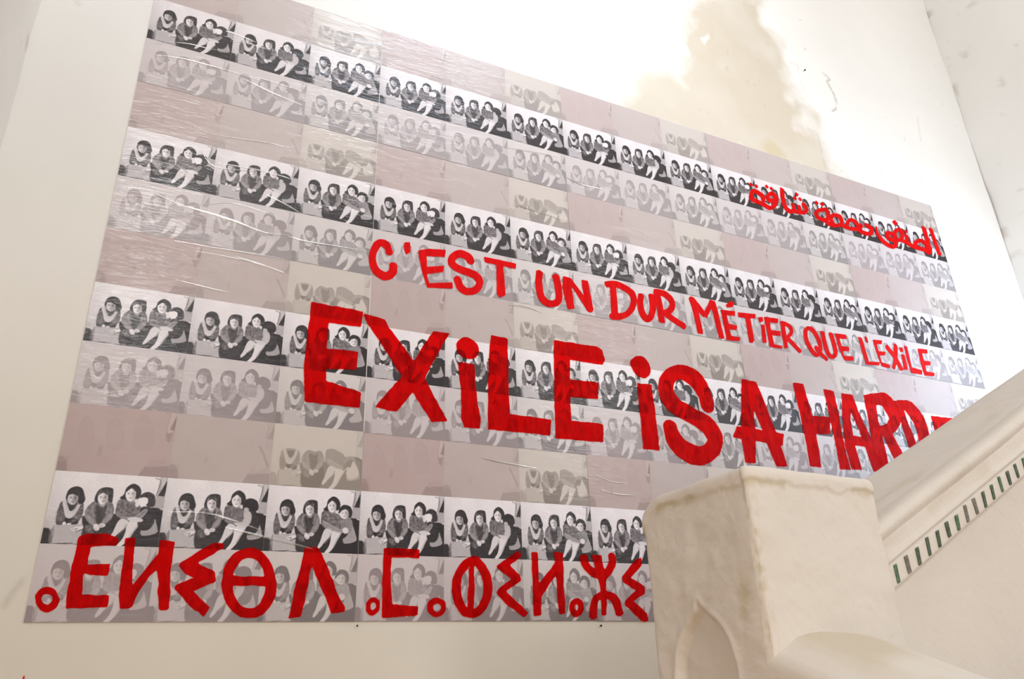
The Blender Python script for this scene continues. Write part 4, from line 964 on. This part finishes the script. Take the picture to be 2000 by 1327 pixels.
def newel():
    # perimeter of the square post with slightly rounded arrises, walked counter-clockwise seen from above
    per = []
    cor = [(BX0, BY0, 0.006, math.pi), (BX1, BY0, 0.014, -math.pi / 2), (BX1, BY1, 0.015, 0), (BX0, BY1, 0.016, math.pi / 2)]
    step = 0.0035
    for k in range(4):
        x, y, r, a0 = cor[k]
        cx = x + (r if k in (0, 3) else -r); cy = y + (r if k in (0, 1) else -r)
        for j in range(5):
            a = a0 + math.pi / 2 * j / 4
            per.append((cx + r * math.cos(a), cy + r * math.sin(a), math.cos(a), math.sin(a)))
        x2, y2, r2, _ = cor[(k + 1) % 4]
        a = a0 + math.pi / 2
        nx, ny = math.cos(a), math.sin(a)
        p0 = np.array([cx + r * nx, cy + r * ny])
        cx2 = x2 + (r2 if (k + 1) % 4 in (0, 3) else -r2); cy2 = y2 + (r2 if (k + 1) % 4 in (0, 1) else -r2)
        p1 = np.array([cx2 + r2 * nx, cy2 + r2 * ny])
        n = int(np.hypot(*(p1 - p0)) / step)
        for j in range(1, n):
            q = p0 + (p1 - p0) * j / n
            per.append((q[0], q[1], nx, ny))
    per = np.array(per); n = len(per)
    zs = np.concatenate([[0, 0.4, 0.8, 1.1, 1.25], np.arange(1.30, BTOP - 0.012, 0.0035)])
    rc_ = 0.012
    rings = [(z, 0.0) for z in zs] + [(BTOP - rc_ + rc_ * math.sin(a), rc_ * (1 - math.cos(a))) for a in np.linspace(0, math.pi / 2, 5)[1:]] + [(BTOP, 0.03), (BTOP, 0.07), (BTOP, 0.11), (BTOP, 0.148)]
    m_ = len(rings)
    nb = fbm(m_, n, 40, 201); nm = fbm(m_, n, 12, 207); nf = fbm(m_, n, 4, 209, 3)
    V = np.zeros((m_, n, 3)); C = np.ones((m_, n, 3)) * BAL_C
    cxm, cym = (BX0 + BX1) / 2, (BY0 + BY1) / 2
    for i, (z, ins_) in enumerate(rings):
        x = per[:, 0].copy(); y = per[:, 1].copy(); nx, ny = per[:, 2], per[:, 3]
        if ins_ > 0:
            k = 1 - ins_ / 0.149
            x = cxm + (x - cxm) * k; y = cym + (y - cym) * k
        off = (nb[i] - .5) * 0.010 + (nm[i] - .5) * 0.004 + (nf[i] - .5) * 0.0012
        # thick lip of plaster under the top, with a torn lower edge
        lipz = BTOP - 0.030 + (nm[i] - .5) * 0.016 + (nf[i] - .5) * 0.012
        lip = smooth01((z - lipz) / 0.006)
        off = off + 0.0035 * lip
        # crumbling of the sharp front arris
        dc = np.hypot(per[:, 0] - BX0, per[:, 1] - BY0)
        off = off - np.exp(-(dc / 0.010) ** 2) * (nf[i] - .2) * 0.0055
        left = nx < -0.9
        if z > 1.25:
            sd = sd_poly(y, np.full_like(y, z) + (nf[i] - .5) * 0.004, ARCH)
            rec = smooth01((-sd + 0.003) / 0.013) * left
            off = off - 0.013 * rec
            off = off + 0.002 * left * np.exp(-((sd - 0.004) / 0.006) ** 2)
        if ins_ == 0 or ins_ < rc_:
            x += nx * off; y += ny * off
        # rounded shoulder towards the wall side
        t = np.clip((y - (BY1 - 0.075)) / 0.08, 0, 1)
        drop = 0.062 * (1 - np.sqrt(1 - np.minimum(t, .995) ** 2))
        wz = smooth01((z - 1.60) / (BTOP - 1.60))
        zz = np.full(n, z) - drop * wz + (nb[i] - .5) * 0.006 * (z > 1.80)
        V[i] = np.stack([x, y, zz], 1)
        C[i] *= (1 + 0.05 * (nb[i] - .5))[:, None]
        edge = np.exp(-((z - lipz) / 0.006) ** 2) * np.clip((nm[i] - .52) / .1, 0, 1) * 0.5
        edge = np.maximum(edge, np.exp(-(dc / 0.012) ** 2) * np.clip((nf[i] - .5) / .15, 0, 1) * .45)
        # two small greenish damp spots
        for sy, sz, rr in ((-1.560, 1.655, 0.016), (-1.555, 1.632, 0.010)):
            d = np.hypot((y - sy), (z - sz) * .6)
            edge = np.maximum(edge, np.exp(-(d / rr) ** 2) * left * .45)
        C[i] = C[i] * (1 - edge[:, None]) + np.array(lin((176, 160, 112))) * edge[:, None]
    idx = np.arange(m_ * n).reshape(m_, n)
    a = idx[:-1]; b = idx[1:]
    F = np.stack([a, np.roll(a, -1, 1), np.roll(b, -1, 1), b], -1).reshape(-1, 4)
    return part('newel_post', V.reshape(-1, 3), F, C.reshape(-1, 3))


newel()

SLOPE = 0.5
SX0, SZ0 = 1.597, 1.870             # a point of the top edge of the handrail


def sil(x):
    return SZ0 + SLOPE * (x - SX0)


YP0 = -1.588                         # panel face


def extrude_profile(name, prof, x0, x1, step, seed, amp=0.002, closed=True):
    """profile of (y, h below the handrail edge) swept up the slope; vertical section planes"""
    prof = np.array(prof, float)
    xs = np.arange(x0, x1 + step, step)
    n = len(xs); k = len(prof)
    nb = fbm(n, k, 30, seed) - .5; nm = fbm(n, k, 6, seed + 3) - .5
    V = np.zeros((n, k, 3))
    V[..., 0] = xs[:, None]
    V[..., 1] = prof[None, :, 0] + (nb * 2.4 + nm) * amp
    V[..., 2] = sil(xs)[:, None] - prof[None, :, 1] + (nb * 2 - nm * .5) * amp
    V[..., 2] = np.maximum(V[..., 2], 0.0)
    C = np.ones((n, k, 3)) * BAL_C * (1 + 0.08 * nb)[..., None]
    dirt = np.clip((fbm(n, k, 10, seed + 8) - .60) / .15, 0, 1)[..., None] * .25
    C = C * (1 - dirt) + np.array(lin((186, 168, 136))) * dirt
    idx = np.arange(n * k).reshape(n, k)
    if closed:
        F = np.stack([idx[:-1], np.roll(idx[:-1], -1, 1), np.roll(idx[1:], -1, 1), idx[1:]], -1).reshape(-1, 4)
    else:
        F = np.stack([idx[:-1, :-1], idx[:-1, 1:], idx[1:, 1:], idx[1:, :-1]], -1).reshape(-1, 4)
    return part(name, V.reshape(-1, 3), F, C.reshape(-1, 3))


def dens(pts, step=0.004):
    out = []
    for a, b in zip(pts[:-1], pts[1:]):
        a = np.array(a, float); b = np.array(b, float)
        n = max(int(np.hypot(*(b - a)) / step), 1) if np.hypot(*(b - a)) < 0.2 else 3
        for j in range(n): out.append(tuple(a + (b - a) * j / n))
    out.append(tuple(pts[-1]))
    return out


COPING = [(-1.30, 0.07), (-1.298, 0.018), (-1.302, 0.006), (-1.312, 0.0), (-1.35, -0.001), (-1.45, 0.001), (-1.525, 0.000), (-1.540, 0.0015), (-1.548, 0.0006), (-1.560, -0.0012),
          (-1.576, -0.0012), (-1.588, 0.002), (-1.596, 0.010), (-1.596, 0.018), (-1.592, 0.026), (-1.586, 0.034), (-1.58, 0.07)]
extrude_profile('handrail', dens(COPING, 0.006), 1.385, XR + 0.02, 0.012, 301, 0.0018)
PANEL = [(-1.33, 2.6), (-1.33, 0.02), (YP0 + .004, 0.02), (YP0, 0.034), (YP0, 0.060), (YP0 - .005, 0.0625), (YP0 - .007, 0.066), (YP0 - .005, 0.070), (YP0 - .001, 0.0725), (YP0 - .001, 0.075),
         (YP0 - .005, 0.0765), (YP0 - .005, 0.110), (YP0 - .001, 0.113), (YP0 + .001, 0.12), (YP0 + .001, 0.4), (YP0 + .001, 2.6)]
extrude_profile('balustrade_panel', dens(PANEL, 0.004), 1.385, XR + 0.02, 0.012, 331, 0.0012)

# green glazed tile slips set between the plaster teeth under the moulding
rt = random.Random(21)
for i in range(22):
    xc = 1.4195 + 0.0325 * i
    wd = rt.uniform(0.0075, 0.0098); ht = rt.uniform(0.027, 0.032); dz = rt.uniform(-.001, .0015)
    bm = bmesh.new(); bmesh.ops.create_cube(bm, size=1.0)
    bmesh.ops.bevel(bm, geom=bm.edges[:], offset=0.08, segments=1, affect='EDGES')
    skew = rt.uniform(-.0012, .0012)
    for v in bm.verts:
        lx = v.co.x * wd * (1 + .15 * v.co.z); lz = v.co.z * ht
        v.co = Vector((xc + lx + skew * v.co.z * 2, YP0 - 0.0050 + v.co.y * 0.0045, sil(xc) + SLOPE * lx * .8 - 0.0930 + dz + lz)) - Vector((1.109, -1.6, 0))
    me = bpy.data.meshes.new('green_tile'); bm.to_mesh(me); bm.free()
    k = 2 if i in (7, 8) or rt.random() < .1 else (1 if rt.random() < .45 else 0)
    link('green_tile', me, M_TILES[k], bal)


def lower_rail():
    """round-topped handrail of the flight below, meeting the front of the newel post"""
    prof = [(1.1085, -1.60), (1.1085, 1.50), (1.1085, 1.552), (1.112, 1.561), (1.125, 1.569), (1.142, 1.578), (1.165, 1.590), (1.185, 1.5945), (1.21, 1.597), (1.263, 1.596), (1.29, 1.594), (1.318, 1.590),
            (1.35, 1.583), (1.383, 1.573), (1.41, 1.560), (1.44, 1.541), (1.462, 1.520), (1.472, 1.49), (1.468, 1.46), (1.45, 1.44), (1.45, -1.6)]
    prof = np.array(dens(prof, 0.008))
    ys = np.arange(-1.585, -3.4, -0.012)
    n, k = len(ys), len(prof)
    nb = fbm(n, k, 18, 401) - .5; nm = fbm(n, k, 6, 405) - .5
    V = np.zeros((n, k, 3))
    V[..., 0] = prof[None, :, 0] + (nb + nm) * .003
    V[..., 1] = ys[:, None]
    t = -1.60 - ys
    V[..., 2] = np.maximum(prof[None, :, 1] - 0.36 * t[:, None] + (nb * 1.6 + nm) * .004, 0)
    C = np.ones((n, k, 3)) * BAL_C * (1 + 0.08 * nb)[..., None]
    dirt = np.clip((fbm(n, k, 14, 411) - .45) / .2, 0, 1) * smooth01((prof[None, :, 0] - 1.13) / .06)
    dirt = (dirt * .45)[..., None]
    C = C * (1 - dirt) + np.array(lin((186, 170, 134))) * dirt
    idx = np.arange(n * k).reshape(n, k)
    F = np.stack([idx[:-1, :-1], idx[:-1, 1:], idx[1:, 1:], idx[1:, :-1]], -1).reshape(-1, 4)
    part('lower_handrail', V.reshape(-1, 3), F, C.reshape(-1, 3))


lower_rail()

# ------------------------------------------------------------------ nails
def nail(x, z, label, r=0.004, ln=0.012):
    bm = bmesh.new()
    bmesh.ops.create_cone(bm, cap_ends=True, segments=10, radius1=r, radius2=r * .8, depth=0.003, matrix=Matrix.Translation((0, -ln, 0)) @ Matrix.Rotation(math.pi / 2, 4, 'X'))
    bmesh.ops.create_cone(bm, cap_ends=True, segments=8, radius1=r * .45, radius2=r * .45, depth=ln, matrix=Matrix.Translation((0, -ln / 2, 0)) @ Matrix.Rotation(math.pi / 2, 4, 'X'))
    me = bpy.data.meshes.new('nail'); bm.to_mesh(me); bm.free()
    o = link('nail', me, M_IRON); o.location = (x, 0.004, z)
    tag(o, label, 'nail')


for x_, z_, l_, r_ in NAILS:
    nail(x_, z_, l_, r_)
